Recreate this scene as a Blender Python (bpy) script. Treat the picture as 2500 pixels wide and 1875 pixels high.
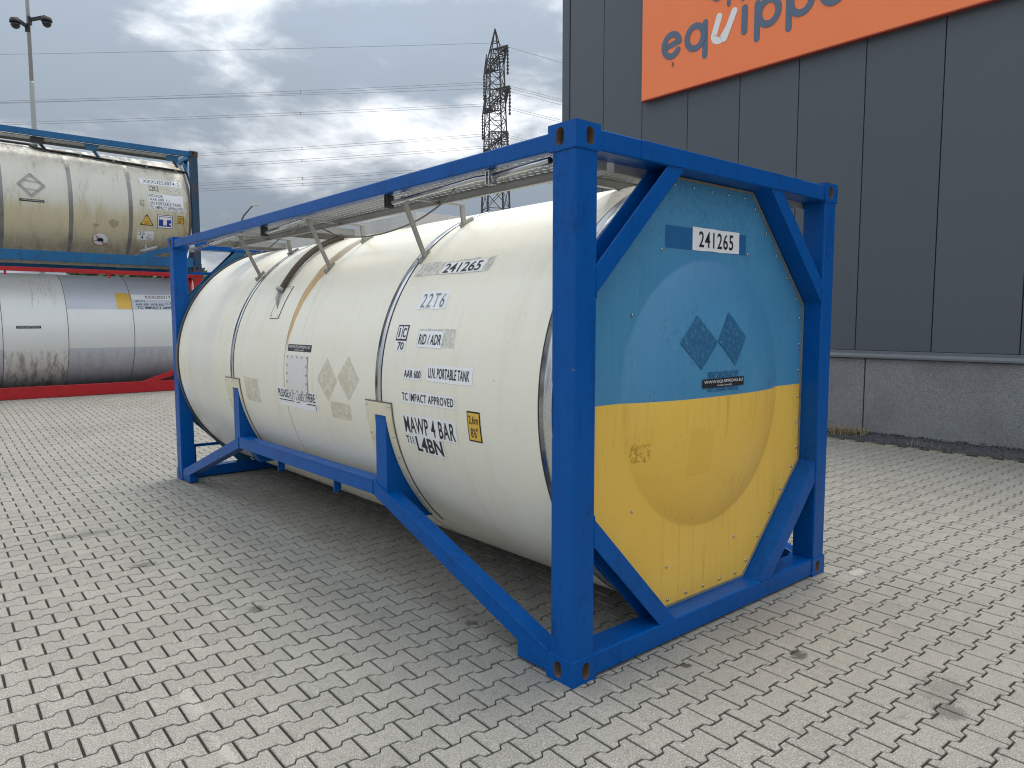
import bpy, bmesh, math, random
from math import sin, cos, pi, radians, sqrt, atan2
from mathutils import Vector, Matrix
from mathutils.geometry import tessellate_polygon
random.seed(7)
S = bpy.context.scene
for o in list(bpy.data.objects):
    bpy.data.objects.remove(o)
COL = S.collection

# ------------------------------------------------------------------ camera
cam_d = bpy.data.cameras.new('camera')
cam = bpy.data.objects.new('camera', cam_d)
COL.objects.link(cam)
yaw, pitch, roll = 0.7095609823774399, -0.08651780117368511, -0.0009142859725246954
cam.location = (-2.334191790888968, -2.2879358875486573, 1.711211795118683)
f = Vector((sin(yaw)*cos(pitch), cos(yaw)*cos(pitch), sin(pitch)))
r = Vector((cos(yaw), -sin(yaw), 0)); u = r.cross(f)
r2 = r*cos(roll)+u*sin(roll); u2 = -r*sin(roll)+u*cos(roll)
cam.matrix_world = Matrix((( r2.x, u2.x, -f.x, cam.location.x), (r2.y, u2.y, -f.y, cam.location.y), (r2.z, u2.z, -f.z, cam.location.z), (0, 0, 0, 1)))
cam_d.sensor_width = 36
cam_d.lens = 1776.9244888057567/2500*36
cam_d.clip_start = 0.05
cam_d.clip_end = 3000
S.camera = cam
CAM = Vector(cam.location)
def project(p):
    d = Vector(p)-CAM
    z = d.dot(f)
    if z < .05: return None
    return (1250+1776.92*d.dot(r2)/z, 937.5-1776.92*d.dot(u2)/z, z)

# ------------------------------------------------------------------ colour management
S.view_settings.view_transform = 'Standard'
S.view_settings.look = 'None'
S.view_settings.gamma = 1
S.view_settings.use_curve_mapping = False
S.view_settings.exposure = 1.50
S.cycles.filter_width = 1.1
S.render.resolution_x, S.render.resolution_y = 1024, 768

# ------------------------------------------------------------------ node helper
class NT:
    def __init__(s, tree): s.t = tree; s.n = tree.nodes; s.l = tree.links
    def new(s, typ, **kw):
        nd = s.n.new(typ)
        for k, v in kw.items(): setattr(nd, k, v)
        return nd
    def put(s, sock, v):
        if v is None: return
        if isinstance(v, bpy.types.NodeSocket): s.l.new(v, sock)
        else:
            if isinstance(v, (tuple, list)) and sock.type == 'RGBA' and len(v) == 3: v = (*v, 1)
            sock.default_value = v
    def m(s, op, a, b=None, c=None, clamp=False):
        nd = s.new('ShaderNodeMath', operation=op, use_clamp=clamp)
        s.put(nd.inputs[0], a); s.put(nd.inputs[1], b); s.put(nd.inputs[2], c)
        return nd.outputs[0]
    def vm(s, op, a, b=None):
        nd = s.new('ShaderNodeVectorMath', operation=op)
        s.put(nd.inputs[0], a); s.put(nd.inputs[1], b)
        return nd.outputs[0] if op not in ('LENGTH', 'DOT_PRODUCT', 'DISTANCE') else nd.outputs['Value']
    def sep(s, v):
        nd = s.new('ShaderNodeSeparateXYZ'); s.put(nd.inputs[0], v); return nd.outputs
    def comb(s, x, y, z):
        nd = s.new('ShaderNodeCombineXYZ'); s.put(nd.inputs[0], x); s.put(nd.inputs[1], y); s.put(nd.inputs[2], z); return nd.outputs[0]
    def noise(s, vec, scale, detail=2, rough=.5, dist=0):
        nd = s.new('ShaderNodeTexNoise')
        s.put(nd.inputs['Vector'], vec); nd.inputs['Scale'].default_value = scale
        nd.inputs['Detail'].default_value = detail; nd.inputs['Roughness'].default_value = rough
        nd.inputs['Distortion'].default_value = dist
        return nd.outputs['Fac']
    def voro(s, vec, scale, feature='F1'):
        nd = s.new('ShaderNodeTexVoronoi', feature=feature)
        s.put(nd.inputs['Vector'], vec); nd.inputs['Scale'].default_value = scale
        return nd.outputs['Distance']
    def step(s, v, lo, hi, a=0., b=1.):
        nd = s.new('ShaderNodeMapRange', interpolation_type='SMOOTHSTEP')
        s.put(nd.inputs[0], v); s.put(nd.inputs[1], lo); s.put(nd.inputs[2], hi); nd.inputs[3].default_value = a; nd.inputs[4].default_value = b
        return nd.outputs[0]
    def mix(s, fac, a, b, blend='MIX'):
        nd = s.new('ShaderNodeMix', data_type='RGBA', blend_type=blend, clamp_factor=True)
        s.put(nd.inputs[0], fac); s.put(nd.inputs[6], a); s.put(nd.inputs[7], b)
        return nd.outputs[2]
    def mulc(s, col, k):
        nd = s.new('ShaderNodeVectorMath', operation='SCALE'); s.put(nd.inputs[0], col); s.put(nd.inputs['Scale'], k)
        return nd.outputs[0]
    def scale3(s, v, sc): return s.vm('MULTIPLY', v, sc)
    def pos(s): return s.new('ShaderNodeNewGeometry').outputs['Position']
    def obj(s): return s.new('ShaderNodeTexCoord').outputs['Object']
    def bump(s, h, strength=.3, dist=.01):
        nd = s.new('ShaderNodeBump'); nd.inputs['Strength'].default_value = strength; nd.inputs['Distance'].default_value = dist
        s.put(nd.inputs['Height'], h); return nd.outputs[0]
def material(name, fn=None, color=(.5, .5, .5), rough=.5, metal=0., spec=.5, coat=0.):
    m = bpy.data.materials.new(name); m.use_nodes = True
    t = NT(m.node_tree); b = m.node_tree.nodes['Principled BSDF']
    t.put(b.inputs['Base Color'], color); b.inputs['Roughness'].default_value = rough; b.inputs['Metallic'].default_value = metal
    b.inputs['Specular IOR Level'].default_value = spec; b.inputs['Coat Weight'].default_value = coat; b.inputs['Coat Roughness'].default_value = .12
    if fn: fn(t, b)
    m.diffuse_color = (*color, 1) if len(color) == 3 else color
    return m

# ------------------------------------------------------------------ world: overcast sky with broken cloud
W = bpy.data.worlds.new('World'); S.world = W; W.use_nodes = True
wt = NT(W.node_tree); bg = W.node_tree.nodes['Background']
SUN_DIR = Vector((0.27, 0.07, 0.96)).normalized()       # towards the sun
sky = wt.new('ShaderNodeTexSky', sky_type='NISHITA', sun_disc=False)
sky.sun_elevation = math.asin(SUN_DIR.z); sky.sun_rotation = atan2(SUN_DIR.x, SUN_DIR.y)
dirv = wt.new('ShaderNodeTexCoord').outputs['Generated']
dx, dy, dz = wt.sep(dirv)
dzc = wt.m('MAXIMUM', dz, 0.0)
inv = wt.m('DIVIDE', 1.0, wt.m('ADD', dzc, 0.55))
plane = wt.comb(wt.m('MULTIPLY', dx, inv), wt.m('MULTIPLY', dy, inv), wt.m('MULTIPLY', dzc, 2.6))
warp = wt.vm('ADD', plane, (4.2, 7.9, 2.05))
n1 = wt.noise(warp, 2.3, 9, .56, .25)
n2 = wt.noise(warp, 6.5, 8, .62, .4)
n3 = wt.noise(warp, 1.0, 3, .5, 0)
den = wt.m('ADD', wt.m('ADD', wt.m('MULTIPLY', n1, .62), wt.m('MULTIPLY', n2, .22)), wt.m('MULTIPLY', n3, .16))
lit = wt.step(den, .435, .63)
cloud = wt.mix(lit, (0.86, 1.01, 1.20), (3.15, 3.22, 3.28))
lum = wt.m('MULTIPLY', wt.m('ADD', 1.0, wt.m('MULTIPLY', dzc, 3.4)), .70)
cloud = wt.mulc(cloud, lum)
hole = wt.step(wt.noise(wt.vm('ADD', plane, (1.1, 3.7, 0)), .9, 5, .55), .60, .70)
below = wt.step(dz, -.06, .0)
col = wt.mix(wt.m('MULTIPLY', hole, .10), cloud, sky.outputs[0])
col = wt.mix(below, (1.5, 1.5, 1.45), col)
W.node_tree.links.new(col, bg.inputs['Color'])
bg.inputs['Strength'].default_value = 0.12

# ------------------------------------------------------------------ sun, veiled by cloud
sd = bpy.data.lights.new('sun', 'SUN'); sd.energy = 0.8; sd.angle = radians(20); sd.color = (1.0, .94, .84)
sun = bpy.data.objects.new('sun', sd); COL.objects.link(sun)
sun.rotation_euler = (-SUN_DIR).to_track_quat('-Z', 'Y').to_euler(); sun.location = (0, 0, 60)

# ------------------------------------------------------------------ mesh helper
class MB:
    def __init__(s): s.v = []; s.f = []; s.mi = []; s.sm = []
    def add(s, vs, fs, mi=0, smooth=False):
        k = len(s.v); s.v += [tuple(v) for v in vs]
        for fc in fs: s.f.append([i+k for i in fc]); s.mi.append(mi); s.sm.append(smooth)
    def box(s, a, b, mi=0):
        x0, y0, z0 = [min(a[i], b[i]) for i in range(3)]; x1, y1, z1 = [max(a[i], b[i]) for i in range(3)]
        s.add([(x0,y0,z0),(x1,y0,z0),(x1,y1,z0),(x0,y1,z0),(x0,y0,z1),(x1,y0,z1),(x1,y1,z1),(x0,y1,z1)],
              [(0,3,2,1),(4,5,6,7),(0,1,5,4),(1,2,6,5),(2,3,7,6),(3,0,4,7)], mi)
    def hexa(s, p, mi=0):   # 8 points: bottom ring, top ring
        s.add(p, [(0,3,2,1),(4,5,6,7),(0,1,5,4),(1,2,6,5),(2,3,7,6),(3,0,4,7)], mi)
    def prism(s, poly, to3, d0, d1, mi=0):   # polygon (ccw seen from +d side) extruded
        n = len(poly); a = [to3(p, d0) for p in poly]; b = [to3(p, d1) for p in poly]
        s.add(a+b, [tuple(reversed(range(n))), tuple(range(n, 2*n))]+[(i, (i+1) % n, n+(i+1) % n, n+i) for i in range(n)], mi)
    def bar(s, a, b, w, h=None, up=(0,0,1), mi=0):
        a = Vector(a); b = Vector(b); h = h or w; t = (b-a).normalized(); up = Vector(up)
        if abs(t.dot(up)) > .98: up = Vector((1,0,0))
        x = t.cross(up).normalized(); y = x.cross(t)
        P = []
        for e in (a, b):
            P += [e-x*w/2-y*h/2, e+x*w/2-y*h/2, e+x*w/2+y*h/2, e-x*w/2+y*h/2]
        s.add(P, [(0,3,2,1),(4,5,6,7),(0,1,5,4),(1,2,6,5),(2,3,7,6),(3,0,4,7)], mi)
    def tube(s, pts, rad, n=10, mi=0, cap=True, flat=None, smooth=True):
        pts = [Vector(p) for p in pts]; rads = rad if isinstance(rad, (list, tuple)) else [rad]*len(pts)
        V = []; F = []; prev = None
        for i, p in enumerate(pts):
            t = (pts[min(i+1, len(pts)-1)]-pts[max(i-1, 0)]).normalized()
            if prev is None:
                ref = Vector(flat) if flat else (Vector((0,0,1)) if abs(t.z) < .9 else Vector((1,0,0)))
            else: ref = prev
            x = t.cross(ref).normalized(); y = x.cross(t).normalized(); prev = y
            if flat: prev = Vector(flat)
            for k in range(n):
                a = 2*pi*k/n
                V.append(p+x*cos(a)*rads[i]+y*sin(a)*rads[i])
        for i in range(len(pts)-1):
            for k in range(n):
                F.append((i*n+k, i*n+(k+1) % n, (i+1)*n+(k+1) % n, (i+1)*n+k))
        s.add(V, F, mi, smooth)
        if cap:
            m = len(pts)-1
            k0 = len(s.v)-len(V)
            s.f.append([k0+k for k in reversed(range(n))]); s.mi.append(mi); s.sm.append(False)
            s.f.append([k0+m*n+k for k in range(n)]); s.mi.append(mi); s.sm.append(False)
    def build(s, name, mat, parent=None, bevel=0, solid=0):
        me = bpy.data.meshes.new(name); me.from_pydata(s.v, [], s.f)
        for m in (mat if isinstance(mat, (list, tuple)) else [mat]): me.materials.append(m)
        me.polygons.foreach_set('material_index', s.mi); me.polygons.foreach_set('use_smooth', s.sm)
        me.update()
        o = bpy.data.objects.new(name, me); COL.objects.link(o)
        if parent: o.parent = parent
        if solid:
            md = o.modifiers.new('thick', 'SOLIDIFY'); md.thickness = solid; md.offset = 0
        if bevel:
            md = o.modifiers.new('edge', 'BEVEL'); md.width = bevel*1.4; md.segments = 2; md.limit_method = 'ANGLE'; md.angle_limit = radians(40); md.harden_normals = False
        return o
def tag(o, label=None, cat=None, group=None, kind=None):
    if label: o['label'] = label
    if cat: o['category'] = cat
    if group: o['group'] = group
    if kind: o['kind'] = kind
    return o
def empty(name, loc=(0,0,0)):
    o = bpy.data.objects.new(name, None); COL.objects.link(o); o.location = loc; o.empty_display_size = .2
    return o

# ------------------------------------------------------------------ materials
def paint(name, c0, c1, scuff=(.25, .3, .38), rough=.33, rust=0.0, rustcol=(.16, .055, .025)):
    def fn(t, b):
        p = t.pos()
        big = t.noise(p, 1.7, 4, .6)
        c = t.mix(big, c0, c1)
        brush = t.noise(t.scale3(p, (55, 55, 7)), 1.0, 4, .65)
        c = t.mix(t.step(brush, .55, .8), c, tuple(x*.72 for x in c0))
        sc = t.m('MULTIPLY', t.step(t.noise(p, 9, 5, .75), .66, .75), t.step(t.noise(p, 60, 3, .6), .52, .62))
        c = t.mix(t.m('MULTIPLY', sc, .6), c, scuff)
        smear = t.m('MULTIPLY', t.step(t.noise(t.scale3(p, (5, 5, 1.6)), 1.0, 5, .7), .49, .64), t.step(t.noise(p, 26, 4, .7), .40, .62))
        c = t.mix(t.m('MULTIPLY', smear, .55), c, tuple(x*.42+.004 for x in c0))
        chip = t.m('MULTIPLY', t.step(t.noise(p, 34, 3, .6), .70, .73), t.step(t.noise(p, 2.3, 3, .6), .55, .66))
        c = t.mix(t.m('MULTIPLY', chip, .9), c, t.mix(t.noise(p, 90, 2), (.13, .05, .025), (.30, .34, .38)))
        if rust:
            rn = t.m('ADD', t.m('MULTIPLY', t.noise(p, 3.2, 6, .7), .7), t.m('MULTIPLY', t.noise(t.scale3(p, (1, 1, .3)), 22, 5, .7), .3))
            rm = t.step(rn, .62-.22*rust, .68-.22*rust)
            c = t.mix(rm, c, t.mix(t.noise(p, 30, 4, .7), rustcol, tuple(x*.35 for x in rustcol)))
        t.put(b.inputs['Base Color'], c)
        t.put(b.inputs['Roughness'], t.m('ADD', rough-.08, t.m('MULTIPLY', t.noise(p, 14, 4, .6), .22)))
        h = t.m('ADD', t.m('MULTIPLY', brush, .6), t.m('MULTIPLY', t.noise(p, 120, 2, .6), .5))
        t.put(b.inputs['Normal'], t.bump(h, .16, .004))
    return material(name, fn, c0, rough)
M = {}
M['blue'] = paint('blue_gloss_paint', (.0003, .070, .285), (.0006, .094, .37), rough=.30)
M['blue'].node_tree.nodes['Principled BSDF'].inputs['Specular IOR Level'].default_value = .16
M['old_blue'] = paint('old_blue_paint', (.002, .095, .25), (.006, .14, .33), rough=.5, rust=.05)
M['rusty_blue'] = paint('rusty_blue_paint', (.015, .045, .10), (.03, .085, .15), rough=.7, rust=.52, rustcol=(.15, .075, .045))
M['red'] = paint('red_gloss_paint', (.42, .008, .014), (.50, .014, .02), scuff=(.3, .12, .1), rough=.4)
M['teal'] = paint('teal_paint', (.010, .095, .20), (.014, .12, .24), rough=.5)
M['cast_in'] = material('rusty_casting_inside', lambda t, b: t.put(b.inputs['Base Color'], t.mix(t.noise(t.pos(), 45, 4, .7), (.10, .05, .03), (.22, .15, .10))), (.15, .08, .05), .8)
def f_ss(t, b):
    p = t.pos(); n = t.noise(p, 3, 4, .6)
    t.put(b.inputs['Base Color'], t.mix(n, (.50, .51, .53), (.66, .67, .68)))
    t.put(b.inputs['Roughness'], t.step(t.noise(p, 6, 3, .6), .3, .7, .13, .34))
    t.put(b.inputs['Normal'], t.bump(t.noise(p, 5, 1, .5), .10, .02))
M['steel'] = material('stainless_steel', f_ss, (.6, .6, .6), .22, 1.0)
def f_galv(t, b):
    p = t.pos(); n = t.voro(p, 32)
    t.put(b.inputs['Base Color'], t.mix(t.noise(p, 24, 4, .7), (.26, .27, .27), (.44, .45, .44)))
M['galv'] = material('galvanised_steel', f_galv, (.36, .37, .37), .55, .35)
def f_grate(t, b):
    p = t.pos()
    t.put(b.inputs['Base Color'], t.mix(t.noise(p, 5, 5, .7), (.21, .205, .19), (.42, .41, .385)))
M['grate'] = material('weathered_walkway_steel', f_grate, (.3, .29, .27), .5, .2)
M['black'] = material('black_rubber', lambda t, b: t.put(b.inputs['Base Color'], t.mix(t.noise(t.pos(), 30, 3), (.010, .010, .011), (.03, .03, .032))), (.02, .02, .02), .6)
M['trim'] = material('grey_edge_trim', lambda t, b: t.put(b.inputs['Base Color'], t.mix(t.noise(t.pos(), 8, 4, .6), (.09, .09, .09), (.17, .165, .15))), (.12, .12, .12), .5, .2)
M['hose'] = material('brown_ribbed_hose', lambda t, b: t.put(b.inputs['Base Color'], t.mix(t.noise(t.pos(), 60, 3, .6), (.05, .035, .025), (.11, .08, .055))), (.08, .055, .04), .6)
M['alu'] = material('weathered_aluminium_plate', lambda t, b: t.put(b.inputs['Base Color'], t.mix(t.noise(t.scale3(t.pos(), (1, 1, .3)), 9, 5, .7), (.36, .36, .35), (.58, .58, .57))), (.5, .5, .5), .5, .15)

def f_cream(t, b):
    p = t.pos(); x, y, z = t.sep(p)
    c = t.mix(t.noise(p, 1.1, 4, .6), (.79, .752, .62), (.835, .80, .685))
    # chalky faded field near the far end of the tank
    k = t.m('MULTIPLY', t.step(y, 4.72, 4.86), t.step(y, 5.66, 5.5))
    c = t.mix(t.m('MULTIPLY', k, .55), c, (.70, .70, .66))
    k2 = t.m('MULTIPLY', t.step(t.noise(t.scale3(p, (1, 1, .35)), 2.2, 4, .6), .5, .7), .5)
    c = t.mix(k2, c, (.80, .785, .71))
    # rain streaks following the barrel downwards
    st = t.noise(t.scale3(p, (1, 26, 1.3)), 1.0, 5, .7)
    st2 = t.noise(t.scale3(p, (1, 7, .8)), 1.0, 5, .7)
    pat = t.step(t.noise(p, 1.6, 3, .6), .40, .62)
    c = t.mix(t.m('MULTIPLY', t.m('MULTIPLY', t.step(st, .50, .78), pat), .5), c, (.50, .455, .335))
    c = t.mix(t.m('MULTIPLY', t.step(st2, .52, .72), .30), c, (.62, .575, .44))
    sc = t.m('MULTIPLY', t.step(t.noise(t.scale3(p, (30, 30, 9)), 1.0, 4, .75), .66, .72), t.step(t.noise(p, 2.7, 3), .5, .6))
    c = t.mix(t.m('MULTIPLY', sc, .55), c, (.36, .34, .29))
    # rust coloured overflow stain on the middle seam
    wob = t.m('MULTIPLY', t.m('SUBTRACT', t.noise(t.scale3(p, (1, 0.2, 1)), 4.5, 3, .6), .5), .07)
    zz = t.step(z, 1.5, 2.32)
    yc = t.m('ADD', t.m('ADD', 3.150, wob), t.m('MULTIPLY', zz, -.075))
    hw = t.m('ADD', .020, t.m('MULTIPLY', zz, .075))
    dd = t.m('DIVIDE', t.m('ABSOLUTE', t.m('SUBTRACT', y, yc)), hw)
    dd = t.m('ADD', dd, t.m('MULTIPLY', t.m('SUBTRACT', t.noise(t.scale3(p, (3, 34, 3)), 1.0, 4, .7), .5), 1.1))
    sm = t.m('MULTIPLY', t.step(dd, 1.05, .75), t.step(x, 1.2, .7))
    sm = t.m('MULTIPLY', sm, t.step(z, 1.44, 1.60))
    c = t.mix(t.m('MULTIPLY', sm, .92), c, t.mix(t.step(z, 1.95, 2.25), (.52, .33, .11), (.27, .19, .11)))
    # grime along the crown
    gr = t.m('MULTIPLY', t.step(z, 2.25, 2.5), t.step(t.noise(t.scale3(p, (2, 9, 1)), 1.0, 5, .7), .48, .7))
    c = t.mix(t.m('MULTIPLY', gr, .35), c, (.42, .40, .32))
    fl = t.step(t.voro(p, 7.5), .055, .03)
    c = t.mix(t.m('MULTIPLY', fl, t.step(t.noise(p, 3, 2), .55, .6, 0, .5)), c, (.3, .28, .24))
    t.put(b.inputs['Base Color'], c)
    h = t.m('ADD', t.m('MULTIPLY', t.noise(p, 1.3, 3, .5), 3.0), t.m('MULTIPLY', t.noise(t.scale3(p, (9, 9, 9)), 3.0, 2, .5), .25))
    t.put(b.inputs['Normal'], t.bump(h, .22, .012))
M['cream'] = material('cream_tank_cladding', f_cream, (.76, .73, .62), .33, 0, .5)

def f_panel(t, b):
    p = t.pos(); x, y, z = t.sep(p)
    blue = t.mix(t.noise(p, 2.4, 5, .65), (.040, .205, .39), (.075, .285, .485))
    yel = t.mix(t.noise(p, 2.0, 5, .6), (.82, .48, .055), (.86, .56, .105))
    st = t.noise(t.scale3(p, (38, 38, 1.1)), 1.0, 4, .7)
    yel = t.mix(t.m('MULTIPLY', t.m('MULTIPLY', t.step(st, .50, .75), t.step(t.noise(p, 2.2, 4, .6), .38, .62)), .6), yel, (.50, .31, .03))
    blue = t.mix(t.m('MULTIPLY', t.step(st, .5, .75), .35), blue, (.17, .32, .42))
    # worn specks
    mold = t.m('MULTIPLY', t.step(t.noise(p, 55, 4, .7), .52, .66), t.step(t.noise(t.vm('ADD', p, (.4, 0, .15)), 2.1, 5, .65), .44, .60))
    blue = t.mix(t.m('MULTIPLY', mold, .6), blue, (.018, .085, .17))
    spk = t.step(t.voro(p, 15), .10, .06)
    blue = t.mix(t.m('MULTIPLY', spk, t.step(t.noise(p, 4, 2), .56, .62, 0, .8)), blue, (.015, .09, .19))
    yel = t.mix(t.m('MULTIPLY', t.step(t.voro(p, 26), .13, .07), t.step(t.noise(p, 5, 2), .5, .6, 0, .8)), yel, (.36, .20, .02))
    # scraped rectangle of an old sticker in the yellow half
    rx = t.m('MULTIPLY', t.m('MULTIPLY', t.step(x, .915, .925), t.step(x, 1.13, 1.12)), t.m('MULTIPLY', t.step(z, .86, .87), t.step(z, 1.13, 1.12)))
    yel = t.mix(t.m('MULTIPLY', rx, .22), yel, (.62, .36, .015))
    rx2 = t.m('MULTIPLY', t.m('MULTIPLY', t.step(x, .53, .54), t.step(x, .66, .65)), t.m('MULTIPLY', t.step(z, .97, .98), t.step(z, 1.09, 1.05)))
    yel = t.mix(t.m('MULTIPLY', rx2, t.step(t.noise(p, 34, 4, .7), .45, .55, 0, .8)), yel, (.42, .24, .01))
    c = t.mix(t.step(z, 1.2915, 1.2935), yel, blue)
    t.put(b.inputs['Base Color'], c)
    t.put(b.inputs['Normal'], t.bump(t.m('ADD', t.noise(p, 1.8, 2, .5), t.m('MULTIPLY', t.noise(p, 40, 2), .03)), .25, .012))
M['panel'] = material('blue_and_yellow_painted_sheet', f_panel, (.09, .27, .44), .42)
M['ghost_blue'] = material('sticker_ghost_blue', lambda t, b: t.put(b.inputs['Base Color'], t.mix(t.step(t.noise(t.pos(), 45, 5, .75), .46, .70), (.012, .105, .23), (.075, .22, .36))), (.02, .12, .25), .45)
M['patch_blue'] = material('dark_blue_overpaint', lambda t, b: t.put(b.inputs['Base Color'], t.mix(t.noise(t.scale3(t.pos(), (30, 30, 4)), 1, 4, .7), (.005, .085, .25), (.010, .13, .33))), (.008, .11, .3), .45)

def f_white(t, b):
    p = t.pos()
    c = t.mix(t.noise(p, 7, 5, .7), (.78, .79, .81), (.84, .845, .86))
    c = t.mix(t.m('MULTIPLY', t.step(t.noise(p, 48, 5, .7), .62, .7), .35), c, (.5, .49, .45))
    t.put(b.inputs['Base Color'], c)
M['white'] = material('white_sticker', f_white, (.8, .81, .83), .35)
M['ink'] = material('black_print', lambda t, b: t.put(b.inputs['Base Color'], t.mix(t.step(t.noise(t.pos(), 85, 4, .75), .60, .74), (.012, .012, .014), (.22, .22, .22))), (.014, .014, .016), .4)
M['grey_ink'] = material('worn_grey_print', lambda t, b: t.put(b.inputs['Base Color'], t.mix(t.step(t.noise(t.scale3(t.pos(), (1, 1, 1)), 22, 5, .75), .38, .62), (.05, .05, .055), (.33, .34, .35))), (.15, .15, .15), .4)
M['white_ink'] = material('white_print', None, (.75, .75, .76), .4)
M['yellow'] = material('yellow_sticker', lambda t, b: t.put(b.inputs['Base Color'], t.mix(t.noise(t.pos(), 18, 4, .7), (.68, .40, .035), (.78, .50, .09))), (.74, .46, .06), .4)
M['sign_blue'] = material('blue_print', None, (.012, .045, .30), .4)
M['red_ink'] = material('faded_red_print', None, (.48, .16, .10), .5)
M['scrape'] = material('scraped_sticker_residue', lambda t, b: t.put(b.inputs['Base Color'], t.mix(t.step(t.noise(t.scale3(t.pos(), (14, 40, 40)), 1.0, 5, .75, 1.2), .40, .60), (.42, .40, .35), (.72, .70, .62))), (.6, .58, .52), .4)
M['ghost'] = material('sticker_ghost_beige', lambda t, b: t.put(b.inputs['Base Color'], t.mix(t.step(t.noise(t.pos(), 26, 5, .7, .8), .45, .64), (.58, .53, .41), (.73, .69, .57))), (.6, .55, .44), .4)
M['rivet_plate'] = material('pale_riveted_plate', lambda t, b: t.put(b.inputs['Base Color'], t.mix(t.step(t.noise(t.pos(), 30, 5, .7), .62, .72), t.mix(t.noise(t.pos(), 5, 3), (.66, .64, .62), (.72, .70, .68)), (.35, .33, .32))), (.68, .66, .64), .4)

def f_paver(t, b):
    p = t.pos()
    at = t.new('ShaderNodeAttribute', attribute_name='tone').outputs['Fac']
    rnd = t.new('ShaderNodeObjectInfo').outputs['Random']
    tone = t.m('FRACT', t.m('ADD', at, rnd))
    c = t.mix(tone, (.192, .183, .160), (.252, .241, .211))
    c = t.mix(t.step(t.noise(p, .42, 4, .6), .35, .65, .0, .6), c, (.275, .262, .231))
    c = t.mix(t.step(t.noise(p, 2.6, 5, .65), .50, .74, 0, .55), c, (.172, .165, .146))
    fine = t.noise(p, 150, 4, .75)
    c = t.mix(t.step(fine, .50, .62, 0, .8), c, (.46, .445, .40))
    c = t.mix(t.step(fine, .48, .36, 0, .85), c, (.115, .111, .098))
    c = t.mix(t.step(t.voro(p, 120), .22, .10, 0, .6), c, (.50, .49, .45))
    mid = t.noise(p, 30, 5, .75)
    c = t.mix(t.step(mid, .50, .70, 0, .6), c, (.150, .143, .126))
    c = t.mix(t.step(t.noise(p, 11, 5, .8), .56, .70, 0, .5), c, (.37, .355, .315))
    c = t.mix(t.step(t.noise(t.vm('ADD', p, (3, 7, 0)), 6.5, 6, .8), .58, .70, 0, .55), c, (.125, .12, .107))
    c = t.mix(t.step(t.noise(t.scale3(p, (9, 2.2, 1)), 1.0, 5, .7), .58, .76, 0, .45), c, (.43, .41, .36))
    # spilt oil and tyre scuffs, pale scrape marks
    x, y, z = t.sep(p)
    def spot(cx, cy, rx, ry, colr, k):
        nonlocal c
        wn = t.m('MULTIPLY', t.m('SUBTRACT', t.noise(p, 24, 6, .8), .5), 3.2)
        d = t.vm('LENGTH', t.comb(t.m('DIVIDE', t.m('SUBTRACT', x, cx), rx), t.m('DIVIDE', t.m('SUBTRACT', y, cy), ry), 0))
        c = t.mix(t.step(t.m('ADD', d, wn), 1.05, .6, 0, k), c, colr)
    dark = (.035, .034, .032)
    spot(1.13, -.51, .06, .05, dark, .75); spot(.60, -.2, .035, .03, dark, .85); spot(1.12, -1.22, .10, .07, dark, .5)
    spot(1.30, -1.12, .20, .12, (.10, .097, .087), .35); spot(.1, .9, .05, .04, dark, .6); spot(-.75, 1.9, .06, .05, dark, .6)
    spot(-1.2, 4.3, .25, .10, (.10, .098, .09), .55); spot(-1.05, 3.2, .10, .06, dark, .5)
    spot(-1.38, 1.05, .03, .20, (.45, .43, .38), .35); spot(-1.40, .55, .025, .14, (.45, .43, .38), .35); spot(2.6, -.15, .10, .04, (.5, .48, .43), .4); spot(1.75, -1.75, .16, .03, (.06, .056, .048), .5)
    # green film and dust towards the wall
    gm = t.m('MULTIPLY', t.step(x, 6.9, 8.2), t.step(t.noise(p, 5, 4, .6), .35, .6))
    c = t.mix(t.m('MULTIPLY', gm, .6), c, (.19, .175, .11))
    t.put(b.inputs['Base Color'], c)
    t.put(b.inputs['Normal'], t.bump(t.m('ADD', fine, t.m('MULTIPLY', mid, 1.2)), .55, .003))
M['paver'] = material('concrete_paver', f_paver, (.3, .295, .275), .85, 0, .3)
def f_bed(t, b):
    p = t.pos()
    c = t.mix(t.noise(p, 120, 3, .7), (.017, .015, .012), (.058, .051, .039))
    c = t.mix(t.m('MULTIPLY', t.step(t.noise(p, 3.4, 5, .7), .60, .70), t.step(t.noise(p, 60, 3), .45, .6)), c, (.17, .145, .07))
    t.put(b.inputs['Base Color'], c)
    t.put(b.inputs['Normal'], t.bump(t.noise(p, 160, 3, .7), .6, .004))
M['bed'] = material('dark_joint_sand', f_bed, (.04, .035, .027), .95, 0, .2)
def f_far(t, b):
    p = t.pos()
    br = t.new('ShaderNodeTexBrick'); t.put(br.inputs['Vector'], p)
    br.inputs['Color1'].default_value = (.28, .275, .255, 1); br.inputs['Color2'].default_value = (.33, .325, .30, 1); br.inputs['Mortar'].default_value = (.06, .055, .045, 1)
    br.inputs['Scale'].default_value = 1.0; br.inputs['Mortar Size'].default_value = .004; br.inputs['Brick Width'].default_value = .1945; br.inputs['Row Height'].default_value = .1425
    t.put(b.inputs['Base Color'], t.mix(t.noise(p, .3, 5, .6), br.outputs[0], t.mulc(br.outputs[0], .8)))
M['far'] = material('distant_paving', f_far, (.3, .295, .275), .9, 0, .2)

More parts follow.
